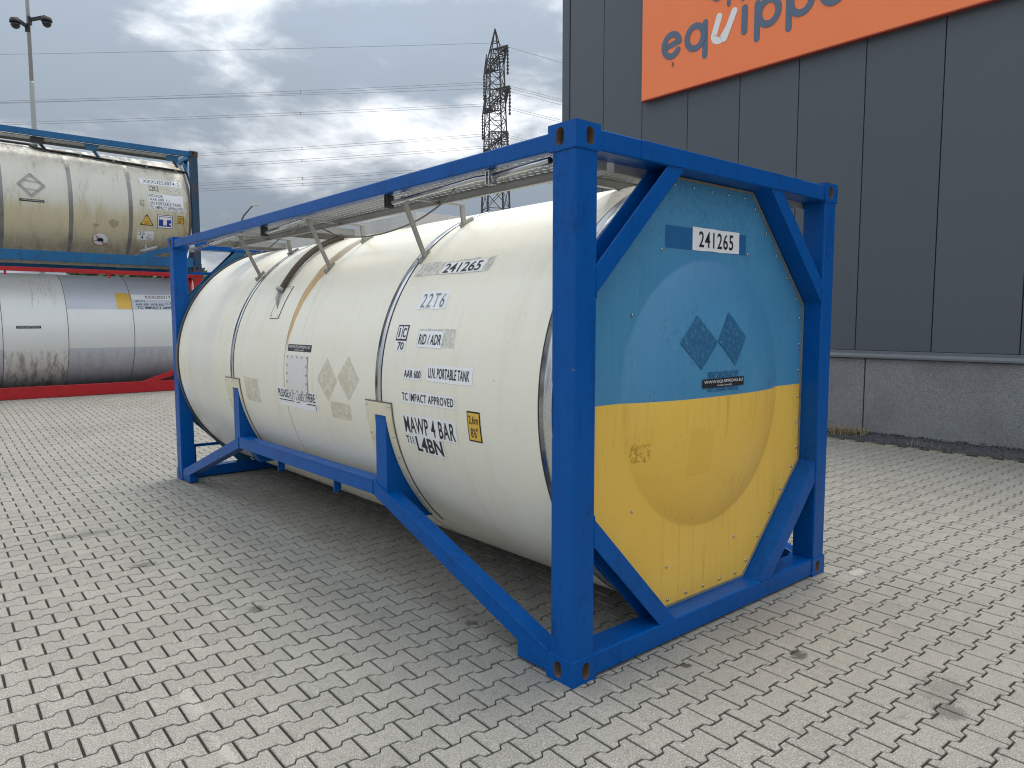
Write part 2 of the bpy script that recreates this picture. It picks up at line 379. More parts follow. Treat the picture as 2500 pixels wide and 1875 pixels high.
def f_clad(t, b):
    p = t.pos()
    rnd = t.new('ShaderNodeObjectInfo').outputs['Random']
    c = t.mix(rnd, (.067, .082, .101), (.076, .091, .110))
    c = t.mix(t.step(t.noise(t.scale3(p, (1, 8, .5)), 1.0, 5, .7), .5, .75, 0, .35), c, (.085, .098, .112))
    c = t.mix(t.step(t.voro(p, 3.4), .035, .02, 0, .35), c, (.3, .3, .3))
    t.put(b.inputs['Base Color'], c)
    t.put(b.inputs['Normal'], t.bump(t.m('ADD', t.noise(p, .8, 2), t.m('MULTIPLY', t.noise(p, 90, 2), .02)), .12, .02))
M['clad'] = material('anthracite_wall_cladding', f_clad, (.062, .075, .093), .42, 0, .5)
M['sill'] = material('grey_sill_metal', lambda t, b: t.put(b.inputs['Base Color'], t.mix(t.noise(t.pos(), 4, 4), (.10, .115, .13), (.135, .15, .165))), (.12, .13, .15), .4, 0)
def f_plinth(t, b):
    p = t.pos()
    n = t.noise(p, 95, 3, .75)
    c = t.mix(t.step(n, .34, .64), (.12, .125, .132), (.29, .295, .305))
    c = t.mix(t.step(t.noise(p, 1.4, 4, .6), .4, .7, 0, .35), c, (.12, .12, .12))
    c = t.mix(t.step(t.voro(p, 42), .13, .07, 0, .5), c, (.45, .45, .45))
    t.put(b.inputs['Base Color'], c); t.put(b.inputs['Normal'], t.bump(n, .7, .006))
M['plinth'] = material('exposed_aggregate_concrete', f_plinth, (.15, .155, .165), .85, 0, .3)
def f_sign(t, b):
    p = t.pos()
    c = t.mix(t.noise(p, 1.1, 4, .6), (.90, .215, .075), (.94, .26, .105))
    c = t.mix(t.step(t.noise(t.scale3(p, (1, 30, .8)), 1.0, 5, .75), .60, .78, 0, .45), c, (.55, .14, .06))
    x, y, z = t.sep(p)
    d = t.vm('LENGTH', t.comb(t.m('DIVIDE', t.m('SUBTRACT', y, 6.02), .035), t.m('DIVIDE', t.m('SUBTRACT', z, 6.26), .06), 0))
    c = t.mix(t.step(t.m('ADD', d, t.noise(p, 30, 3)), 1.5, 1.1, 0, .8), c, (.08, .04, .02))
    t.put(b.inputs['Base Color'], c)
M['sign'] = material('orange_banner', f_sign, (.83, .18, .055), .55, 0, .3)
M['sign_edge'] = material('dark_red_sign_frame', None, (.36, .05, .025), .5)
M['letter'] = material('slate_blue_lettering', None, (.095, .135, .205), .5)
M['letter_w'] = material('white_lettering', None, (.78, .78, .78), .5)
M['gravel'] = material('dark_gravel', lambda t, b: t.put(b.inputs['Base Color'], t.mix(t.noise(t.pos(), 21, 3, .7), (.018, .020, .024), (.085, .09, .10))), (.045, .05, .055), .8)
M['straw'] = material('dry_straw', lambda t, b: t.put(b.inputs['Base Color'], t.mix(t.noise(t.pos(), 14, 3, .7), (.17, .12, .06), (.42, .33, .19))), (.3, .23, .13), .8)
M['moss'] = material('joint_moss', lambda t, b: t.put(b.inputs['Base Color'], t.mix(t.noise(t.pos(), 40, 3, .7), (.10, .10, .03), (.30, .25, .11))), (.2, .17, .07), .9)
M['lattice'] = material('dark_lattice_steel', None, (.05, .05, .052), .7, .2)
M['wire'] = material('aluminium_conductor', None, (.16, .17, .19), .6, .2)
M['lampmetal'] = material('dark_green_post_paint', None, (.05, .06, .065), .5, .2)
M['lamphead'] = material('pale_lamp_housing', None, (.45, .44, .36), .5)
M['leaf'] = material('tree_leaf', lambda t, b: t.put(b.inputs['Base Color'], t.mix(t.noise(t.pos(), .9, 3, .6), (.035, .06, .022), (.085, .115, .045))), (.06, .09, .035), .7)
M['bark'] = material('tree_bark', None, (.07, .055, .04), .9)
M['roof'] = material('grey_roof_membrane', None, (.12, .12, .125), .8)

def f_oldtank(t, b):
    p = t.pos(); x, y, z = t.sep(p)
    up = t.mix(t.noise(p, 1.6, 5, .65), (.60, .59, .50), (.72, .71, .63))
    lo = t.mix(t.noise(p, 1.1, 4, .6), (.57, .50, .32), (.64, .58, .41))
    drip = t.m('MULTIPLY', t.m('SUBTRACT', t.noise(t.scale3(p, (13, 1, .9)), 1.0, 4, .7), .5), .8)
    c = t.mix(t.step(t.m('ADD', t.m('SUBTRACT', z, 4.00), drip), -.16, .18), lo, up)
    grime = t.noise(t.scale3(p, (7, 3, 1.6)), 1.0, 6, .75)
    c = t.mix(t.m('MULTIPLY', t.step(grime, .50, .75), .6), c, (.30, .27, .20))
    c = t.mix(t.m('MULTIPLY', t.step(z, 4.75, 5.2), t.step(grime, .36, .60)), c, (.19, .17, .14))
    c = t.mix(t.m('MULTIPLY', t.step(z, 3.6, 3.05), t.step(grime, .30, .62, 0, .8)), c, (.27, .245, .19))
    c = t.mix(t.m('MULTIPLY', t.step(x, 2.45, 2.8), t.step(grime, .40, .60, 0, .7)), c, (.36, .24, .10))
    sp = t.vm('LENGTH', t.comb(t.m('DIVIDE', t.m('SUBTRACT', x, 1.36), .11), 0, t.m('DIVIDE', t.m('SUBTRACT', z, 3.72), .09)))
    sp2 = t.vm('LENGTH', t.comb(t.m('DIVIDE', t.m('SUBTRACT', x, 1.04), .07), 0, t.m('DIVIDE', t.m('SUBTRACT', z, 3.66), .035)))
    wn = t.m('MULTIPLY', t.noise(p, 14, 3, .6), .8)
    c = t.mix(t.step(t.m('ADD', t.m('MINIMUM', sp, sp2), wn), 1.4, 1.15, 0, .55), c, (.22, .20, .14))
    t.put(b.inputs['Base Color'], c)
    t.put(b.inputs['Normal'], t.bump(t.noise(p, 2.2, 3), .2, .02))
M['oldtank'] = material('grimy_cream_cladding', f_oldtank, (.6, .56, .42), .5)
def f_greytank(t, b):
    p = t.pos(); x, y, z = t.sep(p)
    white = t.mix(t.noise(p, 1.8, 5, .65), (.70, .72, .70), (.80, .81, .79))
    grey = t.mix(t.noise(p, 1.8, 5, .65), (.50, .54, .61), (.58, .61, .67))
    band = t.m('MULTIPLY', t.step(z, 1.165, 1.175), t.step(z, 1.960, 1.950))
    seg = t.m('MULTIPLY', t.step(x, -.655, -.645), t.step(x, .455, .445))      # repainted section
    c = t.mix(t.m('MAXIMUM', band, seg), grey, white)
    gr = t.noise(t.scale3(p, (9, 3, 1.7)), 1.0, 6, .75)
    low = t.m('MULTIPLY', t.step(z, 1.18, 1.05), t.step(gr, .44, .62))
    c = t.mix(t.m('MULTIPLY', low, t.m('ADD', .18, t.m('MULTIPLY', seg, .5))), c, (.17, .155, .125))
    run = t.noise(t.scale3(p, (24, 2, .8)), 1.0, 5, .75)
    hi = t.m('MULTIPLY', t.m('MULTIPLY', t.step(z, 1.94, 2.1, 0, .75), seg), t.m('MULTIPLY', t.step(run, .52, .68), t.m('MULTIPLY', t.step(x, -.35, .0), t.step(x, .35, .2))))
    c = t.mix(hi, c, (.13, .12, .10))
    mark = t.m('MULTIPLY', t.step(t.noise(t.scale3(p, (10, 10, 16)), 1.0, 5, .8), .66, .72), t.step(z, 1.15, 1.0))
    c = t.mix(t.m('MULTIPLY', mark, .7), c, (.14, .13, .12))
    t.put(b.inputs['Base Color'], c)
    t.put(b.inputs['Normal'], t.bump(t.noise(p, 2.0, 3), .2, .02))
M['greytank'] = material('grey_and_white_cladding', f_greytank, (.6, .62, .63), .42)

# ------------------------------------------------------------------ ground
def gz(y):      # the yard climbs a little towards the back
    t = max(0., min(1., (y-6.6)/7.6)); return .205*t*t*(3-2*t)
gm = MB(); Rg = 900
ys = [-Rg, -60, 0, 6.6]+[6.6+7.6*k/12 for k in range(1, 13)]+[40, Rg]
for a, b_ in zip(ys[:-1], ys[1:]):
    gm.add([(-Rg, a, gz(a)-.045), (Rg, a, gz(a)-.045), (Rg, b_, gz(b_)-.045), (-Rg, b_, gz(b_)-.045)], [(0, 1, 2, 3)])
tag(gm.build('ground', M['far']), kind='structure')
# paving: dark joint sand with H-shaped concrete pavers laid on it
X0, X1, Y0, Y1 = -7.0, 8.16, -4.0, 14.9
pm = MB(); ny = 60
for i in range(ny):
    a = Y0-.3+(Y1+.6-Y0)*i/ny; b_ = Y0-.3+(Y1+.6-Y0)*(i+1)/ny
    pm.add([(X0-.3, a, gz(a)-.010), (X1, a, gz(a)-.010), (X1, b_, gz(b_)-.010), (X0-.3, b_, gz(b_)-.010)], [(0, 1, 2, 3)])
pavement = tag(pm.build('pavement', M['bed']), kind='structure')
PX, PY, ANG = .1945, .1425, radians(-1.6)
def outline(c):
    a = PX/2-.0058-c; he = PY/2+.0125-.0051-c; hw = PY/2-.0125-.0051-c; t = PX/4; d = .008
    s = c*.5
    return [(-a,-he),(-t-d+s*0,-he),(-t+d,-hw),(t-d,-hw),(t+d,-he),(a,-he),(a,he),(t+d,he),(t-d,hw),(-t+d,hw),(-t-d,he),(-a,he)]
O_out, O_in = outline(0), outline(.0032)
def paver_geo(wear=0.):
    V = [(x, y, -.028) for x, y in O_out]+[(x, y, -.0028) for x, y in O_out]+[(x, y, 0) for x, y in O_in]
    F = [(k, (k+1) % 12, 12+(k+1) % 12, 12+k) for k in range(12)]+[(12+k, 12+(k+1) % 12, 24+(k+1) % 12, 24+k) for k in range(12)]
    F += [(24, 25, 34, 35), (25, 26, 33, 34), (26, 27, 32, 33), (27, 28, 31, 32), (28, 29, 30, 31)]
    return V, F
PV, PF = paver_geo()
e1 = (cos(ANG), sin(ANG)); e2 = (-sin(ANG), cos(ANG))
V0 = -.5762+PY/2; U0 = .0895+PX/2
cells = []
rng = random.Random(3)
for j in range(-40, 130):
    for i in range(-70, 80):
        uu = U0+i*PX+(PX/2 if j % 2 else 0); vv = V0+j*PY
        x = uu*e1[0]+vv*e2[0]; y = uu*e1[1]+vv*e2[1]
        if X0 < x < X1-.09 and Y0 < y < Y1: cells.append((x, y))
def seen_area(x, y):
    if -.05 < x < 2.5 and -.05 < y < 6.1: return 0
    P = [project((x+a, y+b, gz(y))) for a, b in ((-.09, -.07), (.09, -.07), (.09, .07), (-.09, .07))]
    if any(q is None for q in P): return 0
    c = project((x, y, gz(y)))
    if not (-20 < c[0] < 2520 and 0 < c[1] < 1895): return 0
    return abs(sum(P[k][0]*P[(k+1) % 4][1]-P[(k+1) % 4][0]*P[k][1] for k in range(4)))/2
cells.sort(key=lambda q: -seen_area(*q))
variants = []
for k in range(3):
    me = bpy.data.meshes.new('paver'); jit = random.Random(k)
    me.from_pydata([(x+jit.uniform(-.0006, .0006), y+jit.uniform(-.0006, .0006), z) for x, y, z in PV], [], PF); me.materials.append(M['paver']); me.update(); variants.append(me)
for k, (x, y) in enumerate(cells[:300]):
    o = bpy.data.objects.new('paver', variants[k % 3]); COL.objects.link(o); o.parent = pavement
    o.location = (x, y, gz(y)+rng.uniform(-.0012, .0012)); o.rotation_euler = (rng.gauss(0, .005), rng.gauss(0, .005), ANG+rng.gauss(0, .004)+(pi if rng.random() < .5 else 0))
fv = []; ff = []; tones = []
for x, y in cells[300:]:
    k = len(fv); tx = rng.gauss(0, .005); ty = rng.gauss(0, .005); dz0 = gz(y)+rng.uniform(-.0012, .0012); a = ANG+rng.gauss(0, .004)
    ca, sa = cos(a), sin(a); sl = (gz(y+.05)-gz(y-.05))/.1
    for px, py, pz in PV:
        fv.append((x+px*ca-py*sa, y+px*sa+py*ca, dz0+pz+px*ty+py*(tx+sl)))
    ff += [tuple(q+k for q in fc) for fc in PF]; tones += [rng.random()]*len(PF)
me = bpy.data.meshes.new('paver_field'); me.from_pydata(fv, [], ff); me.materials.append(M['paver'])
at = me.attributes.new('tone', 'FLOAT', 'FACE'); at.data.foreach_set('value', tones); me.update()
o = bpy.data.objects.new('paver_field', me); COL.objects.link(o); o.parent = pavement; tag(o, kind='stuff')
# tufts of moss and straw lodged in joints
mm = MB(); rg = random.Random(11)
clumps = [(-1.2+rg.random()*5.5, -2.0+rg.random()*2.6) for _ in range(26)]+[(.72, -.98), (.95, -.86), (.30, -.62), (.42, -.72), (1.02, -.93), (-.35, -.4)]
clumps += [(rg.uniform(4, 8), rg.uniform(-.4, 2.4)) for _ in range(22)]
for cx, cy in clumps:
    vv = -cx*sin(ANG)+cy*cos(ANG)
    vv = round((vv+.5762)/PY)*PY-.5762
    uu = cx*cos(ANG)+cy*sin(ANG)
    for _ in range(rg.randint(8, 26)):
        du = rg.gauss(0, .035); dv = rg.gauss(0, .010)
        x = (uu+du)*e1[0]+(vv+dv)*e2[0]; y = (uu+du)*e1[1]+(vv+dv)*e2[1]
        a = rg.uniform(0, 2*pi); L = rg.uniform(.004, .014); h = rg.uniform(.001, .008)
        mm.add([(x-.001, y, gz(y)-.003), (x+.001, y+.001, gz(y)-.003), (x+L*cos(a), y+L*sin(a), gz(y)+h)], [(0, 1, 2)])
tag(mm.build('joint_moss', M['moss']), kind='stuff', label='dry moss and straw caught in the paving joints')

# ------------------------------------------------------------------ warehouse
WX = 8.7
wh = tag(empty('warehouse', (WX, 1.5, 0)), 'anthracite metal clad warehouse with grey aggregate plinth', 'building')
def lk(o):      # keep world placement under an empty that is off the origin
    return o
class P: pass
def part(mb, name, mat, parent, bevel=0, solid=0):
    o = mb.build(name, mat, parent, bevel, solid)
    if parent: 
        w = Vector((0, 0, 0)); q = parent
        while q: w += q.location; q = q.parent
        for v in o.data.vertices: v.co -= w
    return o
TOPZ = 8.75
b = MB(); b.box((WX+.05, -12, -.1), (WX+24, 8.88, TOPZ-.05)); part(b, 'wall_core', material('joint_shadow_backing', None, (.012, .014, .017), .8), wh)
b = MB(); b.box((WX+.03, -12, TOPZ-.05), (WX+24, 8.9, TOPZ+.02)); part(b, 'roof', M['roof'], wh)
seams = [8.71, 7.78, 6.80, 5.767, 4.725, 3.684, 2.655, 1.605, .555]
while seams[-1] > -11: seams.append(seams[-1]-1.045)
for a, c in zip(seams[:-1], seams[1:]):
    b = MB(); b.box((WX, c+.006, 1.272), (WX+.06, a-.006, TOPZ-.12)); part(b, 'wall_panel', M['clad'], wh, .004)
b = MB(); b.box((WX-.012, 8.722, 1.272), (WX+.08, 8.93, TOPZ-.12)); b.box((WX+.08, 8.885, 1.272), (WX+.24, 8.93, TOPZ-.12)); part(b, 'corner_trim', M['clad'], wh, .005)
b = MB(); b.box((WX-.02, -12, TOPZ-.115), (WX+.05, 8.94, TOPZ+.06)); part(b, 'roof_edge', M['clad'], wh, .004)
b = MB()
b.prism([(-.012, 1.268), (-.012, 1.222), (-.05, 1.190), (-.05, 1.158), (.03, 1.158), (.03, 1.268)], lambda p, d: (WX+p[0], d, p[1]), 8.92, -12); part(b, 'wall_sill', M['sill'], wh, .003)
pj = [8.9, 7.5, 2.497, -2.5, -7.5, -12]
for a, c in zip(pj[:-1], pj[1:]):
    b = MB(); b.box((WX, c+.008, -.2), (WX+.06, a-.008, 1.152)); part(b, 'plinth_panel', M['plinth'], wh, .006)
b = MB()
for k in range(30): 
    z = 1.5+k*.25
    b.tube([(WX-.012, 8.735, z), (WX-.016, 8.735, z)], .006, 6)
tag(part(b, 'screw_row', M['sill'], wh), kind='stuff')

# gravel strip
rg = random.Random(5); gv = MB()
for _ in range(7000):
    x = rg.uniform(8.17, WX+.02); y = rg.uniform(-3.2, 9.2)
    h = (x-8.17)/(WX-8.17); s = rg.uniform(.008, .022); z = -.012+.075*h*h+rg.uniform(-.004, .012)
    q = [Vector((rg.gauss(0, 1), rg.gauss(0, 1), rg.gauss(0, 1))).normalized()*s*rg.uniform(.8, 1.1) for _ in range(2)]
    a = rg.uniform(0, pi)
    ex, ey = Vector((cos(a), sin(a), rg.uniform(-.3, .3)))*s, Vector((-sin(a), cos(a), rg.uniform(-.3, .3)))*s*.8
    c = Vector((x, y, z)); ez = Vector((0, 0, s*.6))
    gv.add([c+ex, c+ey, c-ex, c-ey, c+ez+q[0]*.25, c-ez], [(0,1,4),(1,2,4),(2,3,4),(3,0,4),(1,0,5),(2,1,5),(3,2,5),(0,3,5)])
gv.add([(8.16, -3.3, -.02), (WX+.01, -3.3, .05), (WX+.01, 9.3, .05), (8.16, 9.3, -.02)], [(0, 1, 2, 3)])
tag(gv.build('gravel', M['gravel']), kind='stuff', label='dark gravel strip along the warehouse wall')
so = MB(); rg = random.Random(23)
def clod(x, y, z, sz):
    q = [Vector((x+rg.uniform(-1, 1)*sz, y+rg.uniform(-1, 1)*sz, z+rg.uniform(-.3, .6)*sz)) for _ in range(4)]
    so.add([*q], [(0, 1, 2), (0, 2, 3), (0, 3, 1), (1, 3, 2)])
for _ in range(5200):
    d = abs(rg.gauss(0, .10)); clod(8.19-d, rg.uniform(-3, 9.2), .002, rg.uniform(.003, .011))
for _ in range(900): clod(rg.uniform(-2.5, 8), rg.uniform(-1.8, 5.5), .002, rg.uniform(.0015, .0045))
tag(so.build('loose_grit', M['moss']), kind='stuff', label='loose grit and soil on the paving, thickest along the gravel')
def tuft(name, cx, cy, n, spread, hgt, label, mat='straw'):
    rg2 = random.Random(int(cx*1000+cy*77)); t = empty(name, (cx, cy, 0)); tag(t, label, 'weed')
    g = MB()
    for _ in range(n):
        x = cx+rg2.gauss(0, spread*.5); y = cy+rg2.gauss(0, spread); a = rg2.uniform(0, 2*pi); L = rg2.uniform(.4, 1)*hgt
        p0 = Vector((x, y, .01)); p1 = p0+Vector((cos(a)*L*.35, sin(a)*L*.35, L*.65)); p2 = p0+Vector((cos(a)*L*.95, sin(a)*L*.95, L*rg2.uniform(.35, .8)))
        w = Vector((-sin(a), cos(a), 0))*.0032
        g.add([p0-w, p0+w, p1+w*.8, p1-w*.8, p2], [(0, 1, 2, 3), (3, 2, 4)])
    tag(part(g, 'blade_clump', M[mat], t), kind='stuff')
tuft('dry_weed', 8.50, 2.72, 260, .16, .20, 'dry straw coloured weed clump at the plinth joint behind the container')
tuft('dry_weed', 8.56, 2.46, 60, .05, .17, 'thin upright dry weed stalks right at the plinth joint')
tuft('dry_weed', 8.22, 1.55, 26, .12, .12, 'few short dry weed stalks at the edge of the dark gravel')

# sign on the wall
SX = 8.58
sg = tag(empty('sign_board', (SX, 2, 5.77)), 'large orange sign with slate lettering and one white letter high on the warehouse wall', 'sign')
b = MB(); b.box((SX+.006, -6.5, 5.785), (SX+.085, 6.725, 8.55)); part(b, 'banner', M['sign'], sg, .004)
b = MB(); b.box((SX, -6.51, 5.765), (SX+.09, 6.735, 5.783)); part(b, 'frame_edge', M['sign_edge'], sg)
for yy in (6.2, 3.2, .2, -2.8):
    b = MB(); b.box((SX+.086, yy-.03, 5.9), (WX+.001, yy+.03, 8.4)); part(b, 'wall_bracket', M['sill'], sg)
def ell(cx, cz, rx, rz, a0, a1, n=22): return [(cx+rx*cos(radians(a0+(a1-a0)*k/n)), cz+rz*sin(radians(a0+(a1-a0)*k/n))) for k in range(n+1)]
def letter(strokes, name, mat, u0, z0, sc=1., w=.053):
    mb = MB()
    for st in strokes:
        pts = []
        for (a, c) in st: pts.append(Vector((0, 6.273-(u0+a*sc), z0+c*sc)))
        # flat brush stroke with round ends, 8 mm proud of the banner
        n = len(pts); tx = []
        ww = w*sc
        L, Rr = [], []
        for i, p in enumerate(pts):
            t = (pts[min(i+1, n-1)]-pts[max(i-1, 0)]).normalized(); nn = Vector((0, -t.z, t.y)); L.append(p+nn*ww); Rr.append(p-nn*ww)
        def cap(p, t):
            a0 = atan2(t.z, t.y); return [p+Vector((0, cos(a0+pi/2-pi*k/8), sin(a0+pi/2-pi*k/8)))*ww for k in range(1, 8)]
        t1 = (pts[-1]-pts[-2]).normalized(); t0 = (pts[0]-pts[1]).normalized()
        ring = L+cap(pts[-1], t1)+list(reversed(Rr))+cap(pts[0], t0)
        letter.k += 1; x0 = SX-.003+.005*strokes.index(st)
        closed = (pts[0]-pts[-1]).length < 1e-6
        if closed:
            for k in (0, n-1):
                t = (pts[1]-pts[-2]).normalized(); nn = Vector((0, -t.z, t.y)); L[k] = pts[0]+nn*ww; Rr[k] = pts[0]-nn*ww
        def v3(q, x): return (x, q.y, q.z)
        for i in range(n-1):
            mb.add([v3(L[i], x0), v3(L[i+1], x0), v3(Rr[i+1], x0), v3(Rr[i], x0), v3(L[i], SX+.0065), v3(L[i+1], SX+.0065), v3(Rr[i+1], SX+.0065), v3(Rr[i], SX+.0065)], [(0, 1, 2, 3), (0, 4, 5, 1), (3, 2, 6, 7)])
        if not closed:
            for p, t, a_, b_2 in ((pts[-1], t1, L[-1], Rr[-1]), (pts[0], t0, Rr[0], L[0])):
                rg_ = [a_]+cap(p, t)+[b_2]; m_ = len(rg_)
                mb.add([v3(q, x0) for q in rg_]+[v3(q, SX+.0065) for q in rg_], [tuple(range(m_))]+[(k, m_+k, m_+k+1, k+1) for k in range(m_-1)])
    part(mb, name, mat, sg)
letter.k = 0
XH, ZC = .187, 6.597          # half x-height of the stroke centre line, its middle
e_ = [ell(.222, 0, .168, XH, 12, 325, 30), [(.06, -.02), (.385, .035)]]
q_ = [ell(.20, 0, .168, XH, 0, 360, 36), [(.40, .187), (.40, -.36)]]
p_ = [ell(.26, 0, .168, XH, 0, 360, 36), [(.06, .187), (.06, -.36)]]
d_ = [ell(.20, 0, .168, XH, 0, 360, 36), [(.40, .46), (.40, -.187)]]
u_ = [[(.50, .20), (.32, -.185)], [(.21, .20), (.115, -.08)]+ell(.215, -.085, .105, .105, 180, 300, 10)+[(.36, -.06)]]
i_ = [[(.0, .19), (0, -.18)]]
letter(e_, 'lettering', M['letter'], 0, ZC)
letter(q_, 'lettering', M['letter'], .522, ZC)
letter(u_, 'lettering', M['letter_w'], .985, ZC, w=.056)
letter(i_, 'lettering', M['letter'], 1.675, ZC)
letter(p_, 'lettering', M['letter'], 1.845, ZC)
letter(p_, 'lettering', M['letter'], 2.39, ZC)
letter(e_, 'lettering', M['letter'], 2.93, ZC)
letter(d_, 'lettering', M['letter'], 3.47, ZC)
u0s = 6.273-5.20
letter([ell(.10, 0, .085, .10, 150, 400, 18)], 'lettering', M['letter'], u0s-.02, 7.19, 1.0, .036)
for q in (4.90, 4.635):
    letter([[(0, .30), (0, 0)], ell(.10, .21, .09, .10, 0, 360, 24)], 'lettering', M['letter'], 6.273-q, 6.938, 1., .034)

# ------------------------------------------------------------------ the tank container in front
TC, TR = Vector((1.219, 0, 1.293)), 1.213
tank = tag(empty('tank_container', (1.219, 3.029, 0)), 'cream tank container in a glossy blue frame with blue and yellow end panel', 'tank container')
L_, Wd, H_ = 6.058, 2.438, 2.591
def casting(mb, cx, cy, cz, sx, sy, sz, dims=(.162, .178, .118)):
    """corner casting: box with an oblong hole in each outer side face. c = outer corner, s = direction inwards"""
    lx, ly, lz = dims
    def pt(a, b_, c): return (cx+sx*a, cy+sy*b_, cz+sz*c)
    def face(fn, w, h, ow, oh, mirror):
        outer = [(0, 0), (w, 0), (w, h), (0, h)]
        rr = ow/2; cxx, cyy = w*.56, h*.5; hole = []
        for k in range(16):
            a = 2*pi*k/16; hole.append((cxx+rr*cos(a), cyy+(oh/2-rr)*(1 if sin(a) >= 0 else -1)+rr*sin(a)))
        pts = outer+hole
        tr = tessellate_polygon([[Vector((*q, 0)) for q in outer], [Vector((*q, 0)) for q in reversed(hole)]])
        order = outer+list(reversed(hole))
        K = len(mb.v); mb.v += [fn(q[0], q[1], 0) for q in order]
        for t in tr: mb.f.append([K+q for q in t]); mb.mi.append(0); mb.sm.append(False)
        K = len(mb.v); mb.v += [fn(q[0], q[1], 0) for q in hole]+[fn(q[0], q[1], .045) for q in hole]
        for q in range(16): mb.f.append([K+q, K+(q+1) % 16, K+16+(q+1) % 16, K+16+q]); mb.mi.append(1); mb.sm.append(True)
        mb.f.append([K+16+q for q in range(16)]); mb.mi.append(1); mb.sm.append(False)
    face(lambda a, b_, d: pt(a, d, b_), lx, lz, .051, .080, 0)
    face(lambda a, b_, d: pt(d, a, b_), ly, lz, .051, .080, 0)
    a, b_, c = lx, ly, lz
    mb.add([pt(0,0,0), pt(a,0,0), pt(a,b_,0), pt(0,b_,0)], [(0,1,2,3)]); mb.add([pt(0,0,c), pt(a,0,c), pt(a,b_,c), pt(0,b_,c)], [(0,1,2,3)])
    mb.add([pt(a,0,0), pt(a,b_,0), pt(a,b_,c), pt(a,0,c)], [(0,1,2,3)]); mb.add([pt(0,b_,0), pt(a,b_,0), pt(a,b_,c), pt(0,b_,c)], [(0,1,2,3)])
def c_channel(mb, p0, p1, inward, yf, depth, w, th=.010, ydir=1):
    """open channel from p0 to p1 (x,z); web lies on the line p0-p1, flanges point away from `inward`"""
    a = Vector((p0[0], 0, p0[1])); c = Vector((p1[0], 0, p1[1])); out = -Vector((inward[0], 0, inward[1])).normalized()
    def slab(n0, n1, d0, d1):
        pts = []
        for e in (a, c):
            for n, d in ((n0, d0), (n1, d0), (n1, d1), (n0, d1)):
                q = e+out*n; pts.append((q.x, yf+ydir*d, q.z))
        mb.hexa(pts)
    slab(0, w, 0, th); slab(0, w, depth-th, depth); slab(0, th, th, depth-th)
for name, (cx, sx), (cy, sy), (cz, sz) in [('corner_casting', a, b_, c) for a in ((0, 1), (Wd, -1)) for b_ in ((0, 1), (L_, -1)) for c in ((0, 1), (H_, -1))]:
    mb = MB(); casting(mb, cx, cy, cz, sx, sy, sz); part(mb, 'corner_casting', [M['blue'], M['cast_in']], tank, .0035)
for cx, sx in ((0, 1), (Wd, -1)):
    for cy, sy in ((0, 1), (L_, -1)):
        mb = MB(); mb.box((cx+sx*.006, cy+sy*.006, .110), (cx+sx*.148, cy+sy*.156, H_-.110)); part(mb, 'corner_post', M['blue'], tank, .006)
for cy, sy in ((0, 1), (L_, -1)):
    mb = MB(); mb.box((.150, cy+sy*.006, 2.478), (Wd-.150, cy+sy*.150, 2.573)); part(mb, 'end_beam', M['blue'], tank, .005)
    mb = MB(); mb.box((.150, cy+sy*.006, .012), (Wd-.150, cy+sy*.160, .121)); part(mb, 'end_beam', M['blue'], tank, .005)
    for xl in (0, 1):
        X = (lambda v: v) if not xl else (lambda v: Wd-v)
        k = 1 if not xl else -1
        mb = MB(); c_channel(mb, (X(.797+.015), 2.474+.015), (X(.134-.02), 1.816-.02), (k*.7, -.7), cy+sy*.010, .128, .0965, ydir=sy); part(mb, 'corner_gusset', M['blue'] if sy > 0 else M['teal'], tank, .003)
        mb = MB(); c_channel(mb, (X(.792+.01), .122-.01), (X(.138-.02), .795+.02), (k*.7, .7), cy+sy*.010, .128, .0965, ydir=sy); part(mb, 'corner_gusset', M['blue'] if sy > 0 else M['teal'], tank, .003)
    # doubler plates on the top beam and the welded seams that show on it
    mb = MB(); mb.box((.451, cy+sy*.003, 2.482), (1.987, cy+sy*.030, 2.5715)); part(mb, 'beam_doubler', M['blue'], tank, .002)
